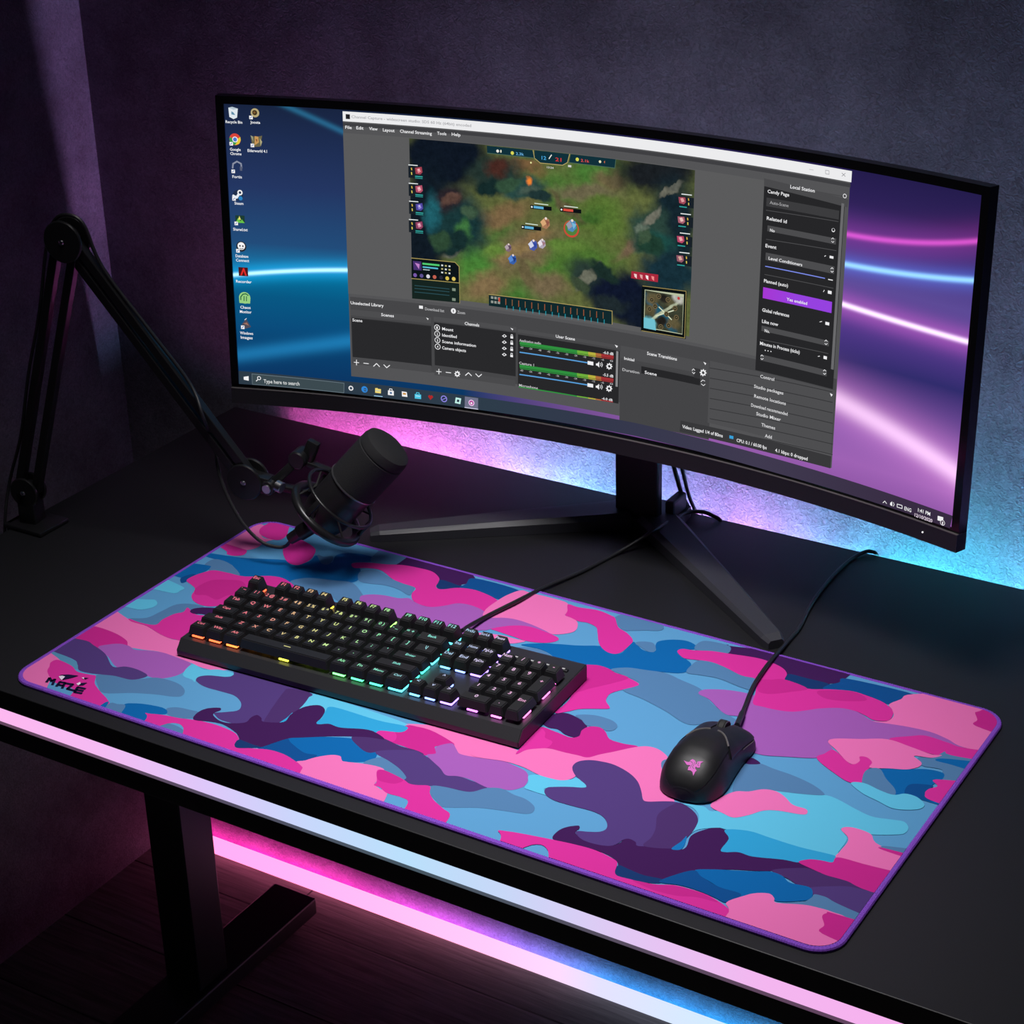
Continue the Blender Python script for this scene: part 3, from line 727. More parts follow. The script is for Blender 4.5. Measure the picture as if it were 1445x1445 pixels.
EMBLEM=[(0,[23775,15320,24121,15280,24344,15330,24381,15507,24510,15635,24744,15599,24936,15480,24962,15303,25042,15398,25016,15575,25205,15691,25498,15814,25355,15588,25381,15412,25442,15251,25244,15135,25072,15174,25063,15024,25287,14924,25213,14778,25175,14478,24990,14688,24780,14740,24511,14694,24457,14945,24600,15085,24446,15090,24242,15046,24009,15183]),(1,[24409,15371,24606,15365,24714,15240,24659,15013,24655,14855]),(1,[24819,15455,24849,15230,24810,15012,25002,14934]),(1,[25152,15520,25178,15344,25321,15278])]
PAL={'b': [95, 163, 212], 'c': [98, 200, 236], 's': [48, 166, 220], 'g': [86, 132, 178], 'h': [90, 152, 190], 'd': [4, 104, 176], 'n': [8, 80, 148], 'p': [244, 120, 190], 'm': [222, 50, 160], 'k': [206, 40, 146], 'v': [168, 95, 186], 'u': [83, 60, 126], 'U': [76, 48, 108], 'w': [64, 24, 86], 'x': [20, 56, 112], 'q': [20, 118, 190]}
GAMEB=[([70, 116, 50], -0.0016, 0.1156, 0.0346, 0.0147, 0, 0.6), ([72, 118, 48], -0.0584, 0.0193, 0.027, 0.0169, 0, 0.6), ([70, 124, 52], -0.1431, -0.0, 0.022, 0.0267, 0, 0.6), ([64, 112, 46], -0.0918, -0.0167, 0.0306, 0.0125, 0, 0.6), ([74, 110, 46], -0.0141, 0.0228, 0.0387, 0.0213, 0, 0.6), ([84, 112, 48], 0.0042, 0.0711, 0.03, 0.0223, 0, 0.6), ([74, 110, 50], -0.049, 0.0955, 0.0216, 0.0179, 0, 0.6), ([78, 104, 52], -0.1194, 0.04, 0.0252, 0.0139, 0, 0.6), ([118, 96, 66], -0.1119, 0.0623, 0.0334, 0.0115, 0.4, 0.6), ([116, 98, 72], -0.0827, 0.0295, 0.0387, 0.0185, 0.5, 0.6), ([112, 98, 72], -0.0624, -0.0082, 0.0254, 0.014, 0, 0.6), ([124, 104, 72], -0.1314, -0.0176, 0.0289, 0.0142, 0.3, 0.6), ([104, 98, 72], -0.016, 0.0969, 0.0364, 0.0074, 0.1, 0.6), ([106, 96, 66], 0.0149, 0.1116, 0.0198, 0.0102, 0, 0.6), ([112, 86, 56], -0.092, 0.1142, 0.0265, 0.006, 0, 0.5), ([108, 90, 70], 0.0404, 0.0483, 0.025, 0.006, 0.8, 0.6), ([16, 24, 32], -0.21, 0.0152, 0.0286, 0.0474, 0, 0.35), ([14, 22, 34], -0.1808, 0.1167, 0.0545, 0.0334, 0, 0.35), ([16, 26, 36], -0.1992, 0.0553, 0.0284, 0.0545, 0, 0.4), ([24, 52, 54], -0.1627, 0.0471, 0.0318, 0.0341, 0.3, 0.4), ([40, 34, 40], -0.1757, 0.0729, 0.02, 0.0123, 0.4, 0.5), ([34, 50, 46], -0.1192, 0.1033, 0.0298, 0.0181, 0.2, 0.4), ([70, 40, 34], -0.1175, 0.1117, 0.0132, 0.009, 0.3, 0.5), ([40, 70, 66], -0.0853, 0.0938, 0.0232, 0.0113, 0.2, 0.35), ([66, 84, 74], -0.0796, 0.0929, 0.0116, 0.006, 0.2, 0.4), ([26, 30, 34], 0.0693, 0.1276, 0.0508, 0.0186, 0.2, 0.4), ([20, 36, 44], 0.0875, 0.0749, 0.0281, 0.0481, 0, 0.4), ([42, 66, 58], 0.0605, 0.0682, 0.0216, 0.025, -0.5, 0.4), ([30, 76, 70], 0.0676, 0.0522, 0.02, 0.0118, 0, 0.5), ([40, 56, 50], -0.0037, 0.0021, 0.0321, 0.0168, -0.5, 0.4), ([15, 22, 42], 0.0318, -0.0096, 0.0406, 0.0274, 0, 0.35), ([22, 46, 56], 0.0852, 0.0228, 0.0352, 0.0223, 0, 0.4), ([16, 24, 40], 0.0642, -0.0273, 0.0339, 0.0228, 0, 0.4), ([108, 108, 96], 0.0609, 0.0822, 0.0058, 0.0146, -0.7, 0.3), ([104, 106, 92], -0.0105, 0.0072, 0.0203, 0.0046, 0.8, 0.3), ([90, 66, 58], -0.1724, 0.0724, 0.0133, 0.0054, 0.4, 0.4), ([120, 120, 106], -0.1698, 0.0176, 0.0118, 0.0055, 0.6, 0.4), ([235, 130, 50], -0.0829, 0.1016, 0.0037, 0.003, 0, 0.6), ([96, 110, 96], 0.0507, 0.0646, 0.0067, 0.0052, 0, 0.4), ([60, 110, 60], -0.157, 0.036, 0.0084, 0.014, 0, 0.5), ([30, 90, 100], -0.1942, 0.0558, 0.0084, 0.0202, 0, 0.6), ([20, 40, 40], -0.1275, 0.0911, 0.0166, 0.0076, 0.3, 0.3), ([50, 78, 58], -0.106, 0.0963, 0.0133, 0.0068, 0.2, 0.3), ([30, 50, 50], -0.0696, 0.0865, 0.015, 0.006, 0, 0.3), ([60, 84, 64], -0.1509, 0.0598, 0.01, 0.0077, 0, 0.3), ([22, 44, 44], -0.1697, 0.0231, 0.0219, 0.011, 0.2, 0.3), ([44, 70, 50], -0.1847, 0.0255, 0.0118, 0.0094, 0, 0.3), ([30, 58, 46], 0.0618, 0.0513, 0.0183, 0.0103, -0.3, 0.3), ([58, 80, 60], 0.0533, 0.0583, 0.0075, 0.0066, 0, 0.3), ([26, 44, 40], 0.0078, 0.0136, 0.0185, 0.0076, -0.4, 0.3), ([56, 70, 52], -0.0187, -0.0031, 0.0118, 0.0061, -0.4, 0.3), ([30, 40, 44], 0.0169, -0.0195, 0.0204, 0.0092, 0, 0.3), ([104, 104, 92], 0.083, 0.1092, 0.0115, 0.0029, 0.6, 0.4), ([90, 92, 84], 0.0901, 0.1159, 0.0082, 0.0021, 0.6, 0.4), ([134, 112, 74], -0.0961, 0.0256, 0.0219, 0.0062, 0.5, 0.6), ([96, 128, 56], -0.1195, 0.0229, 0.0135, 0.007, 0.2, 0.6), ([92, 124, 54], -0.036, 0.0359, 0.0218, 0.0076, 0.2, 0.6), ([132, 106, 70], -0.0694, 0.0456, 0.0151, 0.0061, 0.4, 0.6), ([60, 96, 40], -0.0115, 0.0714, 0.0167, 0.009, 0.2, 0.6), ([90, 84, 58], -0.0365, 0.0797, 0.025, 0.0045, -0.6, 0.6), ([100, 90, 62], -0.0843, 0.0014, 0.0051, 0.0202, 0.5, 0.5)]
MINIB=[([30, 84, 104], 0.0781, -0.0174, 0.0287, 0.0053, -0.75, 0.3), ([92, 84, 58], 0.0693, -0.0037, 0.0076, 0.006, 0, 0.4), ([92, 84, 58], 0.0952, -0.0259, 0.0076, 0.006, 0, 0.4), ([86, 80, 56], 0.0672, -0.0162, 0.0068, 0.0053, 0, 0.4), ([90, 86, 60], 0.0903, -0.0041, 0.0067, 0.0052, 0, 0.4), ([170, 178, 150], 0.0823, -0.0152, 0.0253, 0.0017, 0.62, 0.4), ([180, 180, 170], 0.1, 0.0028, 0.0067, 0.006, 0, 0.4), ([110, 190, 200], 0.0659, -0.0301, 0.0076, 0.0068, 0, 0.4), ([36, 34, 30], 0.0809, -0.026, 0.0068, 0.0053, 0, 0.4), ([36, 34, 30], 0.0835, -0.0014, 0.0059, 0.0045, 0, 0.4)]
KCABLE=[(-0.0859, 0.2865, 0.016), (-0.0897, 0.3084, 0.011), (-0.0878, 0.3412, 0.0075), (-0.078, 0.3825, 0.0075), (-0.0713, 0.4304, 0.004), (-0.056, 0.484, 0.0024), (-0.0442, 0.537, 0.0026), (-0.0266, 0.5661, 0.0135), (-0.0165, 0.5757, 0.0215), (-0.0164, 0.6153, 0.016), (-0.014, 0.6513, 0.012), (-0.0018, 0.6669, 0.01), (0.0111, 0.6705, 0.006), (0.0183, 0.6785, -0.004), (-0.01, 0.7425, -0.06)]
MCABLE=[(0.2385, 0.2623, 0.013), (0.228, 0.2999, 0.0085), (0.2174, 0.3414, 0.0075), (0.2125, 0.3778, 0.0075), (0.2096, 0.411, 0.0062), (0.2062, 0.4495, 0.0026), (0.2044, 0.4817, 0.0022), (0.1959, 0.5261, 0.0022), (0.191, 0.5669, 0.0022), (0.1886, 0.6144, 0.0022), (0.191, 0.6539, 0.0024), (0.1978, 0.6718, 0.004), (0.2043, 0.6763, 0.004), (0.2065, 0.6865, -0.004), (0.1813, 0.7625, -0.06)]
XCABLE=[(-0.4455, 0.3428, 0.128), (-0.4362, 0.3341, 0.104), (-0.4192, 0.3267, 0.076), (-0.3962, 0.322, 0.05), (-0.3755, 0.3238, 0.033), (-0.358, 0.3288, 0.028), (-0.3478, 0.3338, 0.03)]
CAM_POS=[0.91915, -1.20185, 1.01621]
CAM_R=[[0.851877, 0.523088, -0.026147], [0.207395, -0.382755, -0.90027], [-0.480929, 0.761497, -0.434546]]

random.seed(7)
Z0 = 0.78                      # desk top above the floor
SC = bpy.context.scene
COL = SC.collection
PI = math.pi

# ------------------------------------------------------------------ materials
def lin(c):
    c = c / 255.0
    return c / 12.92 if c <= 0.04045 else ((c + 0.055) / 1.055) ** 2.4
def rgb(h):
    if isinstance(h, str):
        h = [int(h[i:i + 2], 16) for i in (0, 2, 4)]
    return tuple(lin(v) for v in h)
def mat(name, col, rough=0.5, metal=0.0, spec=0.5, coat=0.0):
    m = bpy.data.materials.new(name); m.use_nodes = True
    b = m.node_tree.nodes['Principled BSDF']
    b.inputs['Base Color'].default_value = (*col, 1)
    b.inputs['Roughness'].default_value = rough
    b.inputs['Metallic'].default_value = metal
    b.inputs['Specular IOR Level'].default_value = spec
    b.inputs['Coat Weight'].default_value = coat
    return m
def noise_bump(m, scale, strength, dist=0.002, detail=6.0, colvar=None):
    nt = m.node_tree; n = nt.nodes; l = nt.links
    b = n['Principled BSDF']
    tc = n.new('ShaderNodeTexCoord'); t = n.new('ShaderNodeTexNoise')
    t.inputs['Scale'].default_value = scale; t.inputs['Detail'].default_value = detail
    l.new(tc.outputs['Object'], t.inputs['Vector'])
    bp = n.new('ShaderNodeBump'); bp.inputs['Strength'].default_value = strength; bp.inputs['Distance'].default_value = dist
    l.new(t.outputs['Fac'], bp.inputs['Height']); l.new(bp.outputs['Normal'], b.inputs['Normal'])
    return m
def emit(name, col, strength=1.0):
    m = bpy.data.materials.new(name); m.use_nodes = True
    nt = m.node_tree; nt.nodes.clear()
    o = nt.nodes.new('ShaderNodeOutputMaterial'); e = nt.nodes.new('ShaderNodeEmission')
    e.inputs['Color'].default_value = (*col, 1); e.inputs['Strength'].default_value = strength
    nt.links.new(e.outputs[0], o.inputs[0])
    return m
def strip_mat(name, stops, x0, x1, strength):
    """light strip whose colour runs along its length"""
    m = emit(name, (1, 1, 1), strength); nt = m.node_tree; n = nt.nodes; l = nt.links
    tc = n.new('ShaderNodeTexCoord'); sp = n.new('ShaderNodeSeparateXYZ'); mr = n.new('ShaderNodeMapRange')
    mr.inputs['From Min'].default_value = x0; mr.inputs['From Max'].default_value = x1
    r = n.new('ShaderNodeValToRGB')
    l.new(tc.outputs['Object'], sp.inputs[0]); l.new(sp.outputs['X'], mr.inputs['Value']); l.new(mr.outputs[0], r.inputs[0])
    cr = r.color_ramp
    for i, (x, c) in enumerate(stops):
        p = (x - x0) / (x1 - x0)
        e = cr.elements[i] if i < 2 else cr.elements.new(p)
        e.position = p; e.color = (*rgb(c), 1)
    l.new(r.outputs[0], n['Emission'].inputs['Color'])
    return m

M = {}
M['black'] = mat('black_plastic', (0.012, 0.012, 0.014), 0.42)
M['black_soft'] = noise_bump(mat('black_soft_plastic', (0.014, 0.014, 0.016), 0.5), 900, 0.06, 0.0004)
M['gloss'] = mat('black_gloss', (0.004, 0.004, 0.005), 0.12)
M['arm'] = mat('arm_black_metal', (0.010, 0.010, 0.011), 0.32, 0.0, 0.5)
M['steel'] = mat('steel', (0.5, 0.5, 0.52), 0.28, 1.0)
M['desk'] = noise_bump(mat('desk_black_laminate', (0.0105, 0.0105, 0.0125), 0.5, 0, 0.38), 700, 0.08, 0.0003)
M['deskedge'] = mat('desk_edge_black', (0.008, 0.008, 0.009), 0.5)
M['legm'] = mat('leg_black_steel', (0.016, 0.015, 0.018), 0.42)
M['rubber'] = mat('rubber', (0.012, 0.012, 0.012), 0.7)
M['cable'] = mat('cable_black', (0.012, 0.012, 0.014), 0.45)
M['stand'] = mat('stand_dark_metal', (0.036, 0.036, 0.045), 0.5)
M['plate'] = noise_bump(mat('keyboard_plate', (0.045, 0.045, 0.05), 0.42, 0.5), 1500, 0.05, 0.0003)
M['key'] = noise_bump(mat('keycap_black', (0.013, 0.013, 0.015), 0.48), 2500, 0.05, 0.0003)
M['mousem'] = mat('mouse_matte_black', (0.010, 0.010, 0.011), 0.46, 0, 0.42)
M['mouseside'] = mat('mouse_side_black', (0.012, 0.011, 0.015), 0.5)
M['edge'] = mat('mouse_seam_grey', (0.12, 0.11, 0.11), 0.35)
M['print'] = {k: mat('cloth_' + str(i), tuple(lin(v) * 0.90 for v in c), 0.9, 0, 0.15) for i, (k, c) in enumerate(PAL.items())}
M['ink'] = mat('logo_ink', rgb([26, 20, 60]), 0.9, 0, 0.1)
M['inkwhite'] = mat('logo_white', rgb([240, 225, 245]), 0.9, 0, 0.1)
M['bind'] = mat('binding_purple_thread', rgb([132, 74, 196]), 0.75, 0, 0.25)
M['whiteprint'] = mat('pale_print', (0.5, 0.5, 0.5), 0.6)
M['grille'] = noise_bump(mat('windscreen_dark_foam', (0.012, 0.012, 0.0135), 0.75, 0, 0.4), 1400, 0.6, 0.0012)
M['micbody'] = mat('mic_body_black', (0.014, 0.013, 0.015), 0.38)
M['band'] = mat('mic_band_grey', (0.22, 0.22, 0.23), 0.3, 0.8)

# ------------------------------------------------------------------ builders
def link(o): COL.objects.link(o); return o
def thing(name, label, cat, loc=(0, 0, 0), rotz=0.0, group=None):
    o = bpy.data.objects.new(name, None); o.empty_display_size = 0.05
    o.location = (loc[0], loc[1], loc[2] + Z0); o.rotation_euler = (0, 0, rotz)
    o['label'] = label; o['category'] = cat
    if group: o['group'] = group
    return link(o)
def build(name, bm, mats, parent=None, smooth=False, label=None, loc=None):
    me = bpy.data.meshes.new(name); bm.normal_update(); bm.to_mesh(me); bm.free()
    for m in (mats if isinstance(mats, (list, tuple)) else [mats]): me.materials.append(m)
    if smooth:
        me.polygons.foreach_set('use_smooth', [True] * len(me.polygons))
        if smooth != 'all': me.set_sharp_from_angle(angle=math.radians(38))
    o = bpy.data.objects.new(name, me); link(o)
    if parent: o.parent = parent
    if loc: o.location = loc
    if label: o['label'] = label
    return o
def setting(name, bm, m):
    o = build(name, bm, m); o['kind'] = 'structure'; o.location.z = Z0
    return o
def NB(): return bmesh.new()
def box(bm, x0, x1, y0, y1, z0, z1, bev=0.0, seg=2, mi=0, xf=None):
    t = bmesh.new(); bmesh.ops.create_cube(t, size=1)
    for v in t.verts:
        v.co = ((x0 + x1) / 2 + v.co.x * (x1 - x0), (y0 + y1) / 2 + v.co.y * (y1 - y0), (z0 + z1) / 2 + v.co.z * (z1 - z0))
    if bev: bmesh.ops.bevel(t, geom=t.edges[:], offset=bev, segments=seg, affect='EDGES', profile=0.5)
    join(bm, t, xf, mi)
def join(bm, t, xf=None, mi=0):
    mp = {}
    for v in t.verts: mp[v] = bm.verts.new(xf @ v.co if xf else v.co)
    for f in t.faces:
        try:
            g = bm.faces.new([mp[v] for v in f.verts]); g.material_index = mi if mi else f.material_index
        except ValueError: pass
    t.free()
def catmull(pts, n=8, closed=False):
    P = [Vector(p) for p in pts]; out = []; N = len(P)
    for i in range(N if closed else N - 1):
        if closed: a, b, c, d = P[i - 1], P[i], P[(i + 1) % N], P[(i + 2) % N]
        else: a, b, c, d = P[max(i - 1, 0)], P[i], P[i + 1], P[min(i + 2, N - 1)]
        for k in range(n):
            t = k / n
            out.append(0.5 * (2 * b + (c - a) * t + (2 * a - 5 * b + 4 * c - d) * t * t + (3 * b - a - 3 * c + d) * t ** 3))
    if not closed: out.append(P[-1])
    return out
def tube(bm, pts, r, n=10, smoothn=8, mi=0, closed=False):
    P = catmull(pts, smoothn, closed) if smoothn else [Vector(p) for p in pts]
    N = len(P); rings = []
    up = Vector((0.013, 0.021, 1))
    for i, p in enumerate(P):
        a = P[(i - 1) % N] if (closed or i > 0) else p
        b = P[(i + 1) % N] if (closed or i < N - 1) else p
        t = (b - a).normalized()
        s = t.cross(up)
        if s.length < 1e-4: s = t.cross(Vector((1, 0, 0)))
        s.normalize(); u = s.cross(t).normalized(); up = u
        rr = r(i / (N - 1)) if callable(r) else r
        rings.append([bm.verts.new(p + s * math.cos(2 * PI * k / n) * rr + u * math.sin(2 * PI * k / n) * rr) for k in range(n)])
    for i in range(N if closed else N - 1):
        A, B = rings[i], rings[(i + 1) % N]
        for k in range(n):
            f = bm.faces.new((A[k], A[(k + 1) % n], B[(k + 1) % n], B[k])); f.material_index = mi
    if not closed:
        bm.faces.new(rings[0][::-1]).material_index = mi; bm.faces.new(rings[-1]).material_index = mi
def frame_of(axis, ref=(0, 0, 1)):
    z = Vector(axis).normalized(); x = Vector(ref).cross(z)
    if x.length < 1e-4: x = Vector((1, 0, 0)).cross(z)
    x.normalize(); y = z.cross(x)
    return Matrix((x, y, z)).transposed().to_4x4()
def lathe(bm, prof, c, axis, n=40, mi=0):
    """prof: (radius, position along the axis) pairs"""
    F = Matrix.Translation(Vector(c)) @ frame_of(axis); rings = []
    for r, h in prof:
        if r < 1e-6: rings.append([bm.verts.new(F @ Vector((0, 0, h)))])
        else: rings.append([bm.verts.new(F @ Vector((r * math.cos(2 * PI * k / n), r * math.sin(2 * PI * k / n), h))) for k in range(n)])
    for A, B in zip(rings, rings[1:]):
        for k in range(n):
            q = [A[k % len(A)], A[(k + 1) % len(A)], B[(k + 1) % len(B)], B[k % len(B)]]
            u = []
            for v in q:
                if v not in u: u.append(v)
            if len(u) > 2: bm.faces.new(u).material_index = mi
def cyl(bm, a, b, r, n=24, mi=0, bev=0.0):
    a, b = Vector(a), Vector(b); L = (b - a).length
    pr = [(0, 0), (r - bev, 0), (r, bev), (r, L - bev), (r - bev, L), (0, L)] if bev else [(0, 0), (r, 0), (r, L), (0, L)]
    lathe(bm, pr, a, b - a, n, mi)
def torus(bm, c, axis, R, r, n=48, m=10, mi=0):
    F = Matrix.Translation(Vector(c)) @ frame_of(axis)
    tube(bm, [F @ Vector((R * math.cos(2 * PI * k / n), R * math.sin(2 * PI * k / n), 0)) for k in range(n)], r, m, 0, mi, True)
def bar(bm, a, b, w, h, side, bev=0.0012, mi=0):
    """box from a to b; w across `side`, h across the other way"""
    a, b = Vector(a), Vector(b); z = (b - a).normalized(); x = Vector(side); x = (x - z * x.dot(z)).normalized(); y = z.cross(x)
    F = Matrix.Translation(a) @ Matrix((x, y, z)).transposed().to_4x4()
    box(bm, -w / 2, w / 2, -h / 2, h / 2, 0, (b - a).length, bev, 2, mi, F)
def prism(bm, poly, z0, z1, mi=0, xf=None):
    T = xf or Matrix()
    A = [bm.verts.new(T @ Vector((x, y, z0))) for x, y in poly]; B = [bm.verts.new(T @ Vector((x, y, z1))) for x, y in poly]
    n = len(poly)
    for t in tessellate_polygon([[Vector((x, y, 0)) for x, y in poly]]):
        bm.faces.new([B[i] for i in t]).material_index = mi; bm.faces.new([A[i] for i in t][::-1]).material_index = mi
    for i in range(n): bm.faces.new((A[i], A[(i + 1) % n], B[(i + 1) % n], B[i])).material_index = mi
    bmesh.ops.recalc_face_normals(bm, faces=bm.faces[:])
_TX = {}
def glyphs(s):
    """flat letters, left edge at 0, capital height 1"""
    if s in _TX: return _TX[s]
    cu = bpy.data.curves.new('lettering', 'FONT'); cu.body = s; cu.resolution_u = 2; cu.size = 1.0; cu.offset = 0.014
    o = bpy.data.objects.new('lettering', cu); link(o)
    dg = bpy.context.evaluated_depsgraph_get(); e = o.evaluated_get(dg); me = e.to_mesh()
    V = [(v.co.x, v.co.y) for v in me.vertices]; F = [tuple(p.vertices) for p in me.polygons]
    e.to_mesh_clear(); bpy.data.objects.remove(o); bpy.data.curves.remove(cu)
    if not V: V = [(0, 0)]
    x0 = min(v[0] for v in V); k = 0.70
    V = [((v[0] - x0) / k, v[1] / k) for v in V]
    _TX[s] = (V, F, max(v[0] for v in V)); return _TX[s]

# ------------------------------------------------------------------ room
def wall_mat():
    m = mat('wall_rough_plaster', (0.16, 0.15, 0.18), 0.85, 0, 0.25); nt = m.node_tree; n = nt.nodes; l = nt.links
    b = n['Principled BSDF']; tc = n.new('ShaderNodeTexCoord')
    t1 = n.new('ShaderNodeTexNoise'); t1.inputs['Scale'].default_value = 190; t1.inputs['Detail'].default_value = 5; t1.inputs['Distortion'].default_value = 1.6
    t2 = n.new('ShaderNodeTexNoise'); t2.inputs['Scale'].default_value = 9; t2.inputs['Detail'].default_value = 8; t2.inputs['Roughness'].default_value = 0.65
    for t in (t1, t2): l.new(tc.outputs['Object'], t.inputs['Vector'])
    r = n.new('ShaderNodeValToRGB'); r.color_ramp.elements[0].position = 0.3; r.color_ramp.elements[1].position = 0.72
    r.color_ramp.elements[0].color = (0.115, 0.105, 0.135, 1); r.color_ramp.elements[1].color = (0.25, 0.235, 0.30, 1)
    l.new(t2.outputs['Fac'], r.inputs[0])
    r2 = n.new('ShaderNodeMapRange'); r2.inputs['From Min'].default_value = 0.3; r2.inputs['From Max'].default_value = 0.7; r2.inputs['To Min'].default_value = 0.72; r2.inputs['To Max'].default_value = 1.2
    l.new(t1.outputs['Fac'], r2.inputs['Value'])
    mx = n.new('ShaderNodeVectorMath'); mx.operation = 'SCALE'
    l.new(r.outputs[0], mx.inputs[0]); l.new(r2.outputs[0], mx.inputs['Scale']); l.new(mx.outputs[0], b.inputs['Base Color'])
    bp = n.new('ShaderNodeBump'); bp.inputs['Strength'].default_value = 0.55; bp.inputs['Distance'].default_value = 0.003
    l.new(t1.outputs['Fac'], bp.inputs['Height']); l.new(bp.outputs['Normal'], b.inputs['Normal'])
    return m
def floor_mat():
    m = mat('dark_wood_planks', (0.1, 0.08, 0.08), 0.55, 0, 0.3); nt = m.node_tree; n = nt.nodes; l = nt.links
    b = n['Principled BSDF']; tc = n.new('ShaderNodeTexCoord')
    br = n.new('ShaderNodeTexBrick'); br.inputs['Scale'].default_value = 1.0
    br.inputs['Brick Width'].default_value = 1.3; br.inputs['Row Height'].default_value = 0.155; br.inputs['Mortar Size'].default_value = 0.0016
    br.inputs['Color1'].default_value = (0.24, 0.21, 0.21, 1); br.inputs['Color2'].default_value = (0.17, 0.15, 0.15, 1); br.inputs['Mortar'].default_value = (0.02, 0.018, 0.018, 1)
    mp = n.new('ShaderNodeMapping'); mp.inputs['Scale'].default_value = (4, 60, 4)
    t = n.new('ShaderNodeTexNoise'); t.inputs['Scale'].default_value = 2.2; t.inputs['Detail'].default_value = 7; t.inputs['Distortion'].default_value = 0.6
    l.new(tc.outputs['Object'], br.inputs['Vector']); l.new(tc.outputs['Object'], mp.inputs[0]); l.new(mp.outputs[0], t.inputs['Vector'])
    r = n.new('ShaderNodeMapRange'); r.inputs['From Min'].default_value = 0.3; r.inputs['From Max'].default_value = 0.7; r.inputs['To Min'].default_value = 0.55; r.inputs['To Max'].default_value = 1.35
    l.new(t.outputs['Fac'], r.inputs['Value'])
    mx = n.new('ShaderNodeVectorMath'); mx.operation = 'SCALE'
    l.new(br.outputs['Color'], mx.inputs[0]); l.new(r.outputs[0], mx.inputs['Scale']); l.new(mx.outputs[0], b.inputs['Base Color'])
    bp = n.new('ShaderNodeBump'); bp.inputs['Strength'].default_value = 0.25; bp.inputs['Distance'].default_value = 0.002
    l.new(t.outputs['Fac'], bp.inputs['Height']); l.new(bp.outputs['Normal'], b.inputs['Normal'])
    return m
WM = wall_mat()
WX, WY = -0.935, 0.72
bm = NB(); box(bm, WX - 0.1, 2.4, WY, WY + 0.1, -Z0, 1.7); setting('wall_back', bm, WM)
bm = NB(); box(bm, WX - 0.1, WX, -2.2, WY, -Z0, 1.7); setting('wall_left', bm, WM)
bm = NB(); box(bm, WX - 0.1, 2.4, -2.2, WY + 0.1, -Z0 - 0.05, -Z0); setting('floor', bm, floor_mat())

# ------------------------------------------------------------------ desk
desk = thing('desk', 'black desk against the wall, carrying the monitor and camouflage mat', 'desk', (0, 0.33, -Z0))
DT = Vector((0, -0.33, Z0))
def D(bm): bmesh.ops.translate(bm, verts=bm.verts[:], vec=DT); return bm
DX0, DX1, DY0, DY1 = -0.70, 0.74, -0.0172, 0.678
bm = NB(); box(bm, DX0, DX1, DY0, DY1, -0.0225, 0, 0.0009, 2); build('desktop', D(bm), M['desk'], desk)
bm = NB(); box(bm, DX0 + 0.001, DX1 - 0.001, -0.0155, 0.02, -0.066, -0.0226, 0.001); build('front_rail', D(bm), M['deskedge'], desk)
FS = [(-0.46, [255, 184, 240]), (-0.32, [246, 186, 243]), (-0.18, [222, 200, 250]), (-0.06, [200, 216, 252]), (0.05, [186, 224, 252]), (0.15, [200, 216, 248]), (0.27, [226, 200, 244]), (0.40, [244, 182, 240]), (0.55, [248, 176, 238])]
bm = NB(); box(bm, DX0 + 0.002, DX1 - 0.002, -0.0172, -0.0150, -0.0385, -0.0228, 0.0006)
build('light_strip', D(bm), strip_mat('front_strip_glow', FS, -0.46, 0.55, 1.0), desk, label='glowing pink and pale blue light strip')
bm = NB(); box(bm, DX0 + 0.002, DX1 - 0.002, -0.0172, -0.0150, -0.0424, -0.0386, 0.0006)
build('strip_edge', D(bm), strip_mat('front_strip_edge_glow', FS, -0.46, 0.55, 0.13), desk)
BS = [(-0.62, [140, 45, 100]), (-0.56, [190, 70, 145]), (-0.45, [240, 110, 200]), (-0.34, [220, 150, 230]), (-0.25, [150, 185, 238]), (-0.14, [62, 190, 222]), (-0.07, [180, 140, 228]), (-0.012, [150, 165, 235]), (0.015, [235, 90, 190]), (0.05, [195, 145, 225]), (0.10, [150, 165, 228]), (0.16, [66, 185, 210]), (0.33, [50, 198, 208]), (0.42, [120, 178, 228]), (0.55, [165, 156, 238])]
bm = NB(); box(bm, -0.62, DX1 - 0.01, DY1 + 0.002, DY1 + 0.010, -0.100, -0.093, 0.001)
build('rear_light_strip', D(bm), strip_mat('rear_strip_glow', BS, -0.62, 0.55, 420.0), desk, label='coloured light strip washing the wall behind the desk')
bm = NB(); box(bm, DX0 + 0.002, DX1 - 0.002, 0.670, 0.6785, -0.108, -0.0226, 0.001); box(bm, DX0 + 0.002, DX1 - 0.002, 0.6780, 0.6915, -0.108, -0.1012, 0.0006); box(bm, DX0 + 0.002, DX1 - 0.002, 0.6895, 0.6915, -0.1015, -0.0925, 0.0004)  # unseen shield and end cap, added so the rear strip shines only upward
box(bm, -0.640, -0.636, 0.6770, 0.7150, -0.108, -0.0226, 0.0005)
build('rear_light_shield', D(bm), M['deskedge'], desk)
for sx in (0, 1):
    ox = 0 if sx == 0 else 1.30
    bm = NB(); box(bm, -0.670 + ox, -0.611 + ox, 0.39, 0.45, -0.742, -0.0226, 0.002); lg = build('leg', D(bm), M['legm'], desk)
    bm = NB(); box(bm, -0.676 + ox, -0.600 + ox, 0.06, 0.640, -0.768, -0.740, 0.003); build('foot', D(bm), M['legm'], lg)
    for y in (0.09, 0.610):
        bm = NB(); cyl(bm, (-0.638 + ox, y, -Z0), (-0.638 + ox, y, -0.767), 0.02, 20); build('glide', D(bm), M['rubber'], lg)
    bm = NB(); box(bm, -0.665 + ox, -0.615 + ox, 0.08, 0.62, -0.045, -0.0227, 0.002); build('bracket', D(bm), M['legm'], lg)

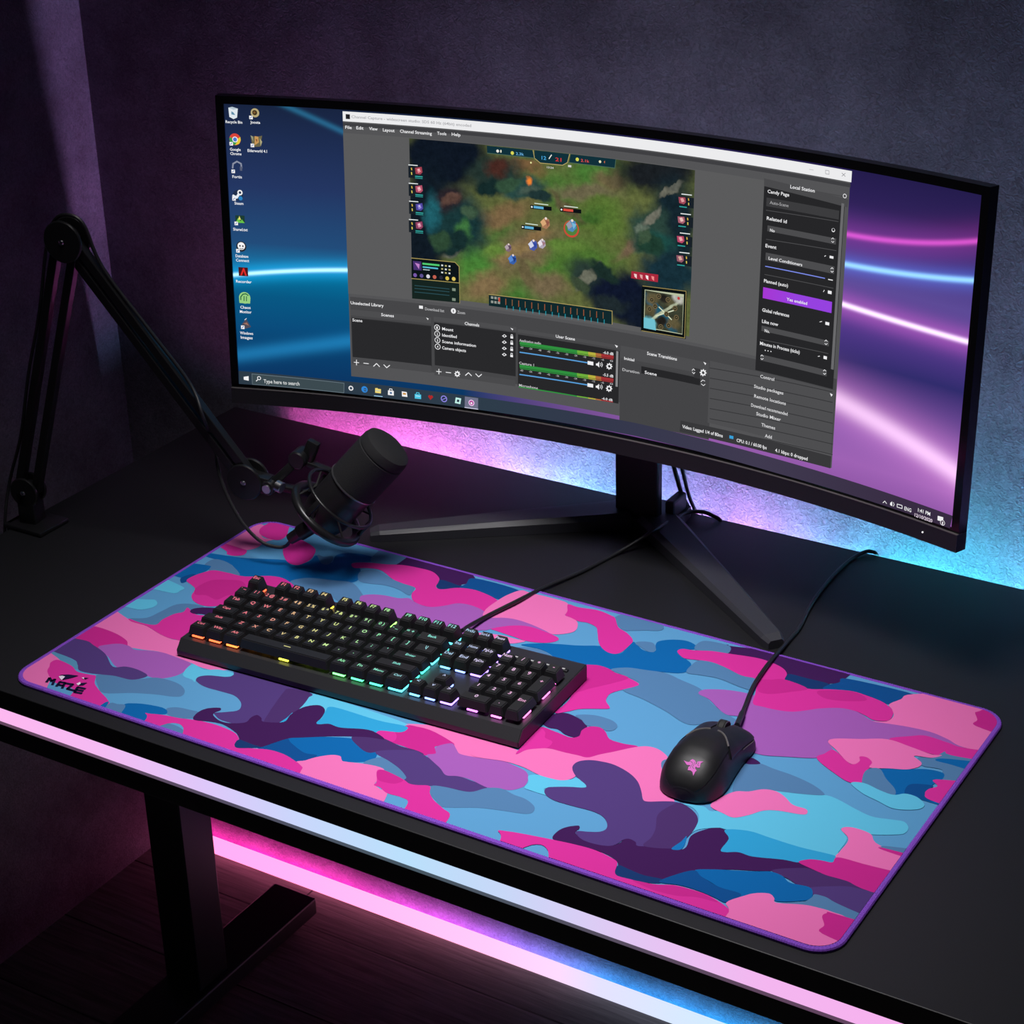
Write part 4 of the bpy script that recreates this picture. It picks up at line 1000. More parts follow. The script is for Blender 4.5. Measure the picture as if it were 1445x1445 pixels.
# floor light strip at the foot of the wall
FL = [(-0.95, [255, 118, 172]), (-0.72, [255, 124, 174]), (-0.50, [236, 134, 174]), (-0.34, [206, 142, 176]), (-0.16, [160, 158, 182]), (0.1, [140, 168, 182])]
FW = [(-0.95, [255, 30, 150]), (-0.60, [250, 50, 180]), (-0.42, [215, 90, 225]), (-0.30, [150, 120, 240]), (-0.16, [50, 160, 240]), (0.1, [20, 170, 240])]
fst = thing('light_strip', 'long pink and white light strip on the floor below the back wall', 'light strip', (0.4, 0.70, -Z0))
bm = NB(); xf = Matrix.Translation(Vector((0, 0.0, 0)))
poly = [(0.6995, -Z0), (0.694, -Z0), (0.6965, -Z0 + 0.0285), (0.6995, -Z0 + 0.0285)]
def xprism(bm, poly, x0, x1, mi=0):
    A = [bm.verts.new((x0, y, z)) for y, z in poly]; B = [bm.verts.new((x1, y, z)) for y, z in poly]; n = len(poly)
    for i in range(n): bm.faces.new((A[i], A[(i + 1) % n], B[(i + 1) % n], B[i])).material_index = mi
    bm.faces.new(A[::-1]).material_index = mi; bm.faces.new(B).material_index = mi
    bmesh.ops.recalc_face_normals(bm, faces=bm.faces[:])
FT = Vector((-0.4, -0.70, Z0))
def FB(bm): bmesh.ops.translate(bm, verts=bm.verts[:], vec=FT); return bm
xprism(bm, poly, WX + 0.005, 1.6); build('diffuser', FB(bm), strip_mat('floor_strip_glow', [(x - 0.4, c) for x, c in FL], -1.35, -0.3, 2.25), fst)
bm = NB(); box(bm, WX + 0.005, 1.6, 0.6997, 0.7040, -Z0 + 0.0005, -Z0 + 0.0150); build('hidden_glow_bar', FB(bm), strip_mat('hidden_wall_fill', [(x - 0.4, c) for x, c in FW], -1.35, -0.3, 16.0), fst)  # unseen emitter added behind the diffuser to brighten the wall above

# ------------------------------------------------------------------ desk mat
PADT = 0.0038
pad = thing('desk_mat', 'large pink, blue and purple camouflage desk mat with purple stitched edge', 'desk mat', (0, 0.21, 0))
PO = Vector((0, -0.21, 0))
def rrect(x0, x1, y0, y1, r, n=10):
    out = []
    for cx, cy, a in ((x1 - r, y0 + r, -90), (x1 - r, y1 - r, 0), (x0 + r, y1 - r, 90), (x0 + r, y0 + r, 180)):
        for k in range(n + 1):
            t = math.radians(a + 90 * k / n); out.append((cx + r * math.cos(t), cy + r * math.sin(t)))
    return out
PX, PY0, PY1 = 0.45, 0.0, 0.42
INNER = rrect(-PX + 0.0045, PX - 0.0045, PY0 + 0.0045, PY1 - 0.0045, 0.0225)
def clip(sub, clp):
    out = sub
    for i in range(len(clp)):
        a, b = clp[i - 1], clp[i]; inp = out; out = []
        if (a[0] - b[0]) ** 2 + (a[1] - b[1]) ** 2 < 1e-14: out = inp; continue
        side = lambda p: (b[0] - a[0]) * (p[1] - a[1]) - (b[1] - a[1]) * (p[0] - a[0])
        for j in range(len(inp)):
            p, q = inp[j - 1], inp[j]; sp, sq = side(p), side(q)
            if (sp >= 0) != (sq >= 0):
                t = sp / (sp - sq); out.append((p[0] + (q[0] - p[0]) * t, p[1] + (q[1] - p[1]) * t))
            if sq >= 0: out.append(q)
        if not out: return []
    return out
def flat(bm, poly, z, mi, off=PO):
    P = []
    for p in poly:
        if not P or (p[0] - P[-1][0]) ** 2 + (p[1] - P[-1][1]) ** 2 > 1e-10: P.append(p)
    if len(P) > 2 and (P[0][0] - P[-1][0]) ** 2 + (P[0][1] - P[-1][1]) ** 2 < 1e-10: P.pop()
    if len(P) < 3: return
    V = [bm.verts.new(Vector((x, y, z)) + off) for x, y in P]
    for t in tessellate_polygon([[Vector((x, y, 0)) for x, y in P]]):
        if len(set(t)) == 3:
            try: f = bm.faces.new([V[i] for i in t])
            except ValueError: continue
            f.material_index = mi; f.normal_update()
            if f.normal.z < 0: f.normal_flip()
bm = NB(); prism(bm, rrect(-PX + 0.003, PX - 0.003, PY0 + 0.003, PY1 - 0.003, 0.024), 0.0004, PADT - 0.0002)
bmesh.ops.translate(bm, verts=bm.verts[:], vec=PO); build('rubber_base', bm, M['rubber'], pad)
keys = list(PAL.keys()); bm = NB()
flat(bm, INNER, PADT, keys.index('b'))
for i, (c, f) in enumerate(CAMO):
    pts = [(f[k] / 1e4, f[k + 1] / 1e4, 0) for k in range(0, len(f), 2)]
    pts = [(v.x, v.y) for v in catmull(pts, 5, True)]
    flat(bm, clip(pts, INNER), PADT + 0.000006 * (i + 1), keys.index(c))
build('printed_cloth', bm, [M['print'][k] for k in keys], pad, label='camouflage print in pinks, blues and purples')
PRINTZ = PADT + 0.00082
bm = NB()
for st in LOGO[0]:
    P = [Vector((st[k] / 1e4, st[k + 1] / 1e4)) for k in range(0, len(st), 2)]
    for a, b in zip(P, P[1:]):
        d = (b - a).normalized(); s = Vector((-d.y, d.x)) * 0.00140; a2 = a - d * 0.0007; b2 = b + d * 0.0007
        flat(bm, [a2 - s, b2 - s, b2 + s, a2 + s], PRINTZ, 0)
for g, mi in ((LOGO[1], 0), (LOGO[2], 1)):
    for st in g: flat(bm, [(st[k] / 1e4, st[k + 1] / 1e4) for k in range(0, len(st), 2)], PRINTZ + 0.00002 * (1 + mi), mi)
build('logo', bm, [M['ink'], M['inkwhite']], pad, label='small dark MAZE lettering in the front left corner')
bm = NB(); pth = rrect(-PX + 0.0026, PX - 0.0026, PY0 + 0.0026, PY1 - 0.0026, 0.0244, 24)
# stitched border: one ridge per stitch
L = [Vector((x, y, 0)) for x, y in pth]; dense = []
for a, b in zip(L, L[1:] + L[:1]):
    n = max(1, int((b - a).length / 0.0011))
    for k in range(n): dense.append(a + (b - a) * k / n)
N = len(dense); rings = []
for i, p in enumerate(dense):
    t = (dense[(i + 1) % N] - dense[i - 1]).normalized(); s = Vector((t.y, -t.x, 0)); k = 1.0 if i % 2 else 0.90
    rings.append([bm.verts.new(p + PO + s * x * k + Vector((0, 0, 0.0003 + z * k))) for x, z in ((0.0026, 0), (0.0028, 0.0022), (0.0019, 0.0037), (0, 0.0042), (-0.0019, 0.0041), (-0.0028, 0.0034), (-0.0026, 0))])
for i in range(N):
    A, B = rings[i], rings[(i + 1) % N]
    for k in range(7): bm.faces.new((A[k], B[k], B[(k + 1) % 7], A[(k + 1) % 7]))
bmesh.ops.recalc_face_normals(bm, faces=bm.faces[:])
build('stitched_edge', bm, M['bind'], pad, label='purple stitched border')

# ------------------------------------------------------------------ monitor
MW, MH, MK = 0.8623, 0.3205, 0.78
YAW, TILT, ROLL = 0.0244, -0.0637, -0.0073
MC = Vector((-0.0563, 0.522, 0.3231))
MR = (Matrix.Rotation(YAW, 4, 'Z') @ Matrix.Rotation(ROLL, 4, 'Y') @ Matrix.Rotation(TILT, 4, 'X'))
mon = thing('monitor', 'wide curved black monitor on a two-footed stand showing a streaming program', 'monitor', (-0.0563, 0.61, 0))
MO = Vector((-0.0563, 0.61, 0))
def SP(u, v, d=0.0):
    a = u * MK; R = 1 / MK
    return MR @ Vector(((R - d) * math.sin(a), -R + (R - d) * math.cos(a), v)) + MC - MO
def curved(bm, u0, u1, v0, v1, d0, d1, n=40, mi=0):
    rows = []
    for i in range(n + 1):
        u = u0 + (u1 - u0) * i / n
        rows.append([bm.verts.new(SP(u, v, d)) for v, d in ((v0, d0), (v1, d0), (v1, d1), (v0, d1))])
    for a, b in zip(rows, rows[1:]):
        for k in range(4): bm.faces.new((a[k], a[(k + 1) % 4], b[(k + 1) % 4], b[k])).material_index = mi
    bm.faces.new(rows[0]).material_index = mi; bm.faces.new(rows[-1][::-1]).material_index = mi
    bmesh.ops.recalc_face_normals(bm, faces=bm.faces[:])
hw, hh = MW / 2, MH / 2
# --- screen picture
def math_n(nt, op, a, b=None):
    n = nt.nodes.new('ShaderNodeMath'); n.operation = op
    for i, v in enumerate((a, b)):
        if v is None: continue
        if isinstance(v, (int, float)): n.inputs[i].default_value = v
        else: nt.links.new(v, n.inputs[i])
    return n.outputs[0]
def wallpaper():
    m = emit('screen_wallpaper', (0, 0, 0), 1.0); nt = m.node_tree; n = nt.nodes; l = nt.links
    uv = n.new('ShaderNodeUVMap'); sp = n.new('ShaderNodeSeparateXYZ'); l.new(uv.outputs[0], sp.inputs[0]); u, v = sp.outputs[0], sp.outputs[1]
    def ramp(stops):
        r = n.new('ShaderNodeValToRGB'); mr = n.new('ShaderNodeMapRange'); mr.inputs['From Min'].default_value = -hh; mr.inputs['From Max'].default_value = hh
        l.new(v, mr.inputs['Value']); l.new(mr.outputs[0], r.inputs[0])
        for i, (p, c) in enumerate(stops):
            e = r.color_ramp.elements[i] if i < 2 else r.color_ramp.elements.new(p)
            e.position = p; e.color = (*rgb(c), 1)
        return r.outputs[0]
    lft = ramp([(0.0, [12, 50, 96]), (0.12, [10, 62, 108]), (0.22, [10, 76, 124]), (0.33, [8, 88, 132]), (0.405, [6, 108, 152]), (0.44, [22, 112, 162]), (0.52, [34, 76, 122]), (0.72, [36, 54, 98]), (1.0, [24, 36, 64])])
    rgt = ramp([(0.0, [140, 84, 164]), (0.10, [158, 98, 180]), (0.20, [140, 90, 172]), (0.33, [96, 66, 140]), (0.42, [48, 44, 108]), (0.54, [84, 58, 140]), (0.66, [92, 74, 150]), (0.78, [66, 52, 124]), (0.90, [46, 34, 88]), (1.0, [36, 28, 76])])
    mr = n.new('ShaderNodeMapRange'); mr.inputs['From Min'].default_value = -0.16; mr.inputs['From Max'].default_value = 0.10; l.new(u, mr.inputs['Value'])
    mx = n.new('ShaderNodeMix'); mx.data_type = 'RGBA'; l.new(mr.outputs[0], mx.inputs['Factor']); l.new(lft, mx.inputs['A']); l.new(rgt, mx.inputs['B'])
    acc = mx.outputs['Result']
    # (u0,v0,u1,v1, curvature, width below, width above, colour, gain, side)
    for u0, v0, u1, v1, cv, wd, col, g, side in [
            (-0.4221, -0.0304, -0.2963, -0.0171, -0.25, 0.0022, [215, 250, 255], 0.9, -1), (-0.4221, -0.0304, -0.2963, -0.0171, -0.25, 0.010, [20, 140, 190], 0.75, -1),
            (-0.4231, -0.1246, -0.2991, -0.0999, 0.1, 0.009, [34, 130, 180], 0.55, -1), (-0.356, 0.1588, -0.2975, 0.1367, 0.0, 0.0035, [40, 130, 170], 0.45, -1),
            (0.2872, 0.0974, 0.4317, 0.1184, 0.9, 0.0028, [220, 80, 190], 0.75, 1), (0.2872, 0.0974, 0.4317, 0.1184, 0.9, 0.016, [140, 40, 130], 0.42, 1),
            (0.287, 0.0683, 0.4326, 0.0819, 0.5, 0.0028, [150, 225, 255], 0.85, 1), (0.287, 0.0683, 0.4326, 0.0819, 0.5, 0.010, [60, 110, 210], 0.45, 1),
            (0.2884, 0.0286, 0.431, 0.0234, 0.3, 0.0026, [255, 240, 255], 1.0, 1), (0.2884, 0.0286, 0.431, 0.0234, 0.3, 0.013, [200, 90, 180], 0.42, 1),
            (0.2883, -0.0686, 0.4258, -0.1046, -0.2, 0.011, [255, 236, 240], 0.5, 1), (0.2883, -0.0666, 0.4258, -0.1026, -0.2, 0.028, [205, 125, 180], 0.42, 1)]:
        b = (v1 - v0) / (u1 - u0); um = (u0 + u1) / 2
        lin_ = math_n(nt, 'ADD', math_n(nt, 'MULTIPLY', u, b), v0 - b * u0)
        du0 = math_n(nt, 'SUBTRACT', u, u0); du1 = math_n(nt, 'SUBTRACT', u, u1)
        lin_ = math_n(nt, 'ADD', lin_, math_n(nt, 'MULTIPLY', math_n(nt, 'MULTIPLY', du0, du1), cv))
        d = math_n(nt, 'DIVIDE', math_n(nt, 'SUBTRACT', v, lin_), wd)
        ga = math_n(nt, 'EXPONENT', math_n(nt, 'MULTIPLY', math_n(nt, 'MULTIPLY', d, d), -1.0))
        s = n.new('ShaderNodeMapRange'); l.new(u, s.inputs['Value'])
        s.inputs['From Min'].default_value = -0.20 if side < 0 else 0.10; s.inputs['From Max'].default_value = -0.29 if side < 0 else 0.24
        k = math_n(nt, 'MULTIPLY', math_n(nt, 'MULTIPLY', ga, s.outputs[0]), g)
        sc = n.new('ShaderNodeVectorMath'); sc.operation = 'SCALE'; sc.inputs[0].default_value = rgb(col); l.new(k, sc.inputs['Scale'])
        ad = n.new('ShaderNodeVectorMath'); ad.operation = 'ADD'; l.new(acc, ad.inputs[0]); l.new(sc.outputs[0], ad.inputs[1]); acc = ad.outputs[0]
    l.new(acc, n['Emission'].inputs['Color'])
    return m
def painterly(name, base, blobs, nscale, namp, var):
    m = emit(name, (0, 0, 0), 1.0); nt = m.node_tree; n = nt.nodes; l = nt.links
    uv = n.new('ShaderNodeUVMap')
    t = n.new('ShaderNodeTexNoise'); t.inputs['Scale'].default_value = nscale; t.inputs['Detail'].default_value = 6; l.new(uv.outputs[0], t.inputs['Vector'])
    o = n.new('ShaderNodeVectorMath'); o.operation = 'SUBTRACT'; o.inputs[1].default_value = (0.5, 0.5, 0.5); l.new(t.outputs['Color'], o.inputs[0])
    o2 = n.new('ShaderNodeVectorMath'); o2.operation = 'SCALE'; o2.inputs['Scale'].default_value = namp; l.new(o.outputs[0], o2.inputs[0])
    ad = n.new('ShaderNodeVectorMath'); ad.operation = 'ADD'; l.new(uv.outputs[0], ad.inputs[0]); l.new(o2.outputs[0], ad.inputs[1])
    fl = n.new('ShaderNodeVectorMath'); fl.operation = 'MULTIPLY'; fl.inputs[1].default_value = (1, 1, 0); l.new(ad.outputs[0], fl.inputs[0])
    acc = None
    for c, x, y, rx, ry, ang, soft in blobs:
        mp = n.new('ShaderNodeMapping'); mp.vector_type = 'TEXTURE'; mp.inputs['Location'].default_value = (x, y, 0); mp.inputs['Rotation'].default_value = (0, 0, ang); mp.inputs['Scale'].default_value = (rx, ry, 1)
        l.new(fl.outputs[0], mp.inputs[0])
        ln = n.new('ShaderNodeVectorMath'); ln.operation = 'LENGTH'; l.new(mp.outputs[0], ln.inputs[0])
        r = n.new('ShaderNodeMapRange'); r.interpolation_type = 'SMOOTHSTEP'; r.inputs['From Min'].default_value = 1 + soft; r.inputs['From Max'].default_value = 1 - soft; l.new(ln.outputs['Value'], r.inputs['Value'])
        mx = n.new('ShaderNodeMix'); mx.data_type = 'RGBA'; l.new(r.outputs[0], mx.inputs['Factor'])
        if acc is None: mx.inputs['A'].default_value = (*rgb(base), 1)
        else: l.new(acc, mx.inputs['A'])
        mx.inputs['B'].default_value = (*rgb(c), 1); acc = mx.outputs['Result']
    t2 = n.new('ShaderNodeTexNoise'); t2.inputs['Scale'].default_value = 130; t2.inputs['Detail'].default_value = 12; t2.inputs['Roughness'].default_value = 0.7; l.new(uv.outputs[0], t2.inputs['Vector'])
    r = n.new('ShaderNodeMapRange'); r.inputs['From Min'].default_value = 0.3; r.inputs['From Max'].default_value = 0.7; r.inputs['To Min'].default_value = 1 - var; r.inputs['To Max'].default_value = 1 + var; l.new(t2.outputs['Fac'], r.inputs['Value'])
    sc = n.new('ShaderNodeVectorMath'); sc.operation = 'SCALE'; l.new(acc, sc.inputs[0]); l.new(r.outputs[0], sc.inputs['Scale'])
    l.new(sc.outputs[0], n['Emission'].inputs['Color'])
    return m
scr_mats = [wallpaper()]; scr_idx = {}
def smat(c):
    if c not in scr_idx:
        if c == 'GAME': m = painterly('screen_game_field', [92, 100, 56], GAMEB, 42, 0.026, 0.34)
        elif c == 'MINI': m = painterly('screen_small_map', [58, 62, 48], MINIB, 90, 0.006, 0.4)
        elif c == 'BTN': m = strip_mat('screen_button', [(0.17, [176, 48, 204]), (0.235, [150, 66, 224])], 0.17, 0.235, 1.0)
        elif c == 'TASK': m = strip_mat('screen_taskbar', [(-0.40, [44, 58, 70]), (-0.12, [46, 60, 74]), (0.02, [52, 56, 76]), (0.2, [64, 58, 80]), (0.38, [56, 44, 66])], -0.43, 0.43, 1.0)
        else: m = emit('screen_' + c, rgb(c), 1.0)
        scr_mats.append(m); scr_idx[c] = len(scr_mats) - 1
    return scr_idx[c]
bm = NB(); lay = 0; DL = 0.000012
def sflat(poly, mi):
    z = lay * DL
    P = [Vector((x, y, 0)) for x, y in poly]
    V = [bm.verts.new((x, y, z)) for x, y in poly]
    for t in tessellate_polygon([P]):
        if len(set(t)) == 3:
            try: bm.faces.new([V[i] for i in t]).material_index = mi
            except ValueError: pass
sflat([(-hw, -hh), (hw, -hh), (hw, hh), (-hw, hh)], 0)
for e in SCREEN:
    lay += 1; k, mi = e[0], smat(e[1]); q = lambda f: [(f[i] / 1e4, f[i + 1] / 1e4) for i in range(0, len(f), 2)]
    if k == 'R': x0, y0, x1, y1 = [v / 1e4 for v in e[2:]]; sflat([(x0, y0), (x1, y0), (x1, y1), (x0, y1)], mi)
    elif k == 'P': sflat(q(e[2]), mi)
    elif k == 'C':
        x, y, r = [v / 1e4 for v in e[2:]]; sflat([(x + r * math.cos(2 * PI * j / 18), y + r * math.sin(2 * PI * j / 18)) for j in range(18)], mi)
    elif k == 'L':
        w = e[2] / 2e4; P = [Vector(p) for p in q(e[3])]
        for a, b in zip(P, P[1:]):
            if (b - a).length < 1e-6: continue
            d = (b - a).normalized(); s = Vector((-d.y, d.x)) * w; d *= w * 0.5
            sflat([a - d - s, b + d - s, b + d + s, a - d + s], mi)
    elif k == 'T':
        x, y, w, h = [v / 1e4 for v in e[3:]]; V, F, gw = glyphs(e[2]); kx = w / gw; z = lay * DL
        vs = [bm.verts.new((x + p[0] * kx, y + p[1] * h, z)) for p in V]
        for f in F:
            try: bm.faces.new([vs[i] for i in f]).material_index = mi
            except ValueError: pass
for i in range(-43, 44):
    bmesh.ops.bisect_plane(bm, geom=bm.verts[:] + bm.edges[:] + bm.faces[:], plane_co=(i * 0.01, 0, 0), plane_no=(1, 0, 0), dist=1e-7)
ul = bm.loops.layers.uv.new('UVMap')
for f in bm.faces:
    for lp in f.loops: lp[ul].uv = (lp.vert.co.x, lp.vert.co.y)
for v in bm.verts: v.co = SP(v.co.x, v.co.y, v.co.z)
build('screen', bm, scr_mats, mon, label='lit screen with a grey program window over a blue and violet wallpaper')
# --- frame and shell
BZ = 0.0088
bm = NB()
curved(bm, -hw - BZ, hw + BZ, hh, hh + BZ, -0.0105, 0.0022); curved(bm, -hw - BZ, -hw, -hh, hh, -0.0105, 0.0022, 2); curved(bm, hw, hw + BZ, -hh, hh, -0.0105, 0.0022, 2)
curved(bm, -hw - BZ, hw + BZ, -hh - 0.0045, -hh, -0.0105, 0.0012)
build('bezel', bm, M['gloss'], mon)
bm = NB(); curved(bm, -hw - BZ, hw + BZ, -hh - 0.0225, -hh - 0.0047, -0.0105, 0.0040); build('bottom_bezel', bm, M['black_soft'], mon)
bm = NB(); curved(bm, -hw - BZ, hw + BZ, -hh - 0.0047, -hh - 0.0040, -0.004, 0.0043); build('trim_line', bm, M['edge'], mon)
bm = NB(); curved(bm, -hw + 0.004, hw - 0.004, -hh - 0.012, hh - 0.004, -0.020, -0.0106); curved(bm, -hw + 0.05, hw - 0.05, -hh + 0.01, hh - 0.02, -0.036, -0.020); curved(bm, -0.27, 0.27, -hh + 0.03, hh - 0.04, -0.056, -0.036)
build('back_shell', bm, M['black_soft'], mon)
bm = NB(); p = SP(0.4, -hh - 0.0135, 0.0040); cyl(bm, p, p + Vector((0, -0.0008, 0)), 0.0007, 10); build('power_light', bm, emit('power_glow', (1, 1, 1), 2.0), mon)
# --- stand
def MBm(bm): bmesh.ops.translate(bm, verts=bm.verts[:], vec=-MO); return bm
bm = NB(); box(bm, -0.0865, -0.0310, 0.613, 0.626, 0.012, 0.40, 0.003); box(bm, -0.078, -0.038, 0.575, 0.620, 0.24, 0.36, 0.003)
build('stand_neck', MBm(bm), M['black'], mon)
bm = NB(); prism(bm, [(-0.092, 0.607), (-0.024, 0.607), (-0.012, 0.628), (-0.016, 0.668), (-0.100, 0.668), (-0.104, 0.628)], 0.0, 0.0135)
box(bm, -0.030, -0.018, 0.628, 0.662, 0.012, 0.034, 0.003)
build('stand_hub', MBm(bm), M['stand'], mon)
for tip, root, w0, w1 in (((-0.312, 0.442), (-0.075, 0.624), 0.050, 0.024), ((0.200, 0.434), (-0.038, 0.624), 0.050, 0.024)):
    a, b = Vector((*root, 0)), Vector((*tip, 0)); d = (b - a).normalized(); s = Vector((-d.y, d.x, 0))
    bm = NB(); rows = []
    for t, w, h in ((0, w0, 0.019), (0.5, (w0 + w1) / 2, 0.0165), (0.965, w1, 0.013), (1.0, w1 * 0.72, 0.010)):
        p = a + (b - a) * t
        rows.append([bm.verts.new(p + s * x * w + Vector((0, 0, z * h))) for x, z in ((-0.5, 0.02), (-0.5, 0.72), (-0.36, 1), (0.36, 1), (0.5, 0.72), (0.5, 0.02))])
    for A, B in zip(rows, rows[1:]):
        for k in range(6): bm.faces.new((A[k], A[(k + 1) % 6], B[(k + 1) % 6], B[k]))
    bm.faces.new(rows[0]); bm.faces.new(rows[-1][::-1]); bmesh.ops.recalc_face_normals(bm, faces=bm.faces[:])
    build('stand_foot', MBm(bm), M['stand'], mon)
for nm, r, pts in (('power_cable', 0.0026, [(-0.022, 0.600, 0.20), (-0.0235, 0.622, 0.125), (-0.0262, 0.635, 0.0914), (-0.0272, 0.650, 0.0599), (-0.0262, 0.664, 0.0284), (-0.0223, 0.677, 0.003), (-0.019, 0.694, -0.03), (-0.017, 0.704, -0.20)]),
                   ('video_cable', 0.0022, [(-0.016, 0.604, 0.20), (-0.0175, 0.626, 0.125), (-0.0192, 0.640, 0.0906), (-0.0196, 0.654, 0.0601), (-0.0192, 0.667, 0.0287), (-0.0172, 0.679, 0.005), (-0.013, 0.697, -0.03), (-0.011, 0.707, -0.20)])):
    bm = NB(); tube(bm, pts, r)
    build(nm, MBm(bm), M['cable'], mon, True)

# ------------------------------------------------------------------ keyboard
KX, KY, KA = -0.3262, 0.1180, math.radians(2.8)
kb = thing('keyboard', 'black full-size keyboard with rainbow backlit keys on the camouflage mat', 'keyboard', (KX, KY, 0.0049), KA)
KW, KD = 0.3995, 0.143
bm = NB()
xs = (0, KW)
prof = [(0.001, 0.0), (0, 0.0015), (0, 0.0065), (0.0085, 0.0165), (KD - 0.003, 0.0175), (KD, 0.0165), (KD, 0.0015), (KD - 0.001, 0.0)]
xprism(bm, prof, 0, KW); bmesh.ops.bevel(bm, geom=[e for e in bm.edges if abs(e.verts[0].co.x - e.verts[1].co.x) < 1e-6], offset=0.0008, segments=2, affect='EDGES')
build('case', bm, M['plate'], kb, True)
PXK, PYK = 0.3875 / 22.5, 0.0194
X0K, Y0K = 0.0062, 0.0125
HUES = [(0, (1, 0.085, 0.03)), (0.13, (1, 0.12, 0.035)), (0.24, (1, 0.50, 0.04)), (0.30, (0.95, 0.85, 0.05)), (0.40, (0.45, 1, 0.10)), (0.50, (0.08, 1, 0.22)), (0.60, (0.05, 0.95, 0.62)), (0.67, (0.10, 0.60, 1)), (0.73, (0.20, 0.30, 1)), (0.79, (0.42, 0.16, 1)), (0.86, (0.75, 0.16, 0.95)), (1.0, (1, 0.16, 0.55))]
LHUES = [(0, (1, 0.20, 0.32)), (0.16, (1, 0.26, 0.28)), (0.26, (1, 0.75, 0.35)), (0.36, (0.85, 1, 0.35)), (0.48, (0.35, 1, 0.5)), (0.60, (0.3, 0.95, 0.8)), (0.70, (0.5, 0.7, 1)), (0.80, (0.9, 0.7, 1)), (1.0, (1, 0.45, 0.75))]
def hue(t, H):
    for (a, c), (b, d) in zip(H, H[1:]):
        if t <= b: k = (t - a) / (b - a); return tuple(c[i] + (d[i] - c[i]) * k for i in range(3))
    return H[-1][1]
NQ = 24
GLOW = [emit('key_glow_%d' % i, hue((i + .5) / NQ, HUES), 4.0) for i in range(NQ)]
LEG = [emit('legend_glow_%d' % i, hue((i + .5) / NQ, LHUES), 0.95) for i in range(NQ)]
R0 = [('Ctrl', 1.25), ('Win', 1.25), ('Alt', 1.25), ('', 6.25), ('Alt', 1.25), ('Fn', 1.25), ('Menu', 1.25), ('Ctrl', 1.25)]
R1 = [('Shift', 2.25)] + [(c, 1) for c in 'ZXCVBNM,./'] + [('Shift', 2.75)]
R2 = [('Caps', 1.75)] + [(c, 1) for c in "ASDFGHJKL;'"] + [('Enter', 2.25)]
R3 = [('Tab', 1.5)] + [(c, 1) for c in 'QWERTYUIOP[]'] + [('\\|', 1.5)]
R4 = [('` ~', 1)] + [(c, 1) for c in ('1 !', '2 @', '3 #', '4 $', '5 %', '6 ^', '7 &', '8 *', '9 (', '0 )', '- _', '= +')] + [('Back', 2)]
KEYS = []
for r, row in enumerate((R0, R1, R2, R3, R4)):
    x = 0
    for s, w in row: KEYS.append((x, r, w, 1, s)); x += w
KEYS.append((0, 5, 1, 1, 'Esc'))
for k in range(12): KEYS.append(((2, 6.5, 11)[k // 4] + k % 4, 5, 1, 1, 'F%d' % (k + 1)))
for r, names in ((5, ('PrtSc', 'ScrLk', 'Pause')), (4, ('Ins', 'Home', 'PgUp')), (3, ('Del', 'End', 'PgDn'))):
    for k, s in enumerate(names): KEYS.append((15.25 + k, r, 1, 1, s))
for x, r, s in ((16.25, 1, '^'), (15.25, 0, '<'), (16.25, 0, 'v'), (17.25, 0, '>')): KEYS.append((x, r, 1, 1, s))
for k, s in enumerate(('Num', '/', '*', '-')): KEYS.append((18.5 + k, 4, 1, 1, s))
for r, names in ((3, '789'), (2, '456'), (1, '123')):
    for k, s in enumerate(names): KEYS.append((18.5 + k, r, 1, 1, s))
KEYS += [(18.5, 0, 2, 1, '0'), (20.5, 0, 1, 1, '.'), (21.5, 2, 1, 2, '+'), (21.5, 0, 1, 2, 'Ent')]
HROW = [0.0095, 0.0092, 0.0092, 0.0098, 0.0108, 0.0122]
TROW = [-0.0004, -0.0004, 0.0, 0.0006, 0.0012, 0.0016]       # back edge higher than front
KZ = 0.0208
WIDE = {'': 'space_bar', 'Enter': 'enter_key', 'Shift': 'shift_key', 'Back': 'backspace_key', 'Ent': 'enter_key', '+': 'plus_key', 'Tab': 'tab_key', 'Caps': 'caps_lock_key'}
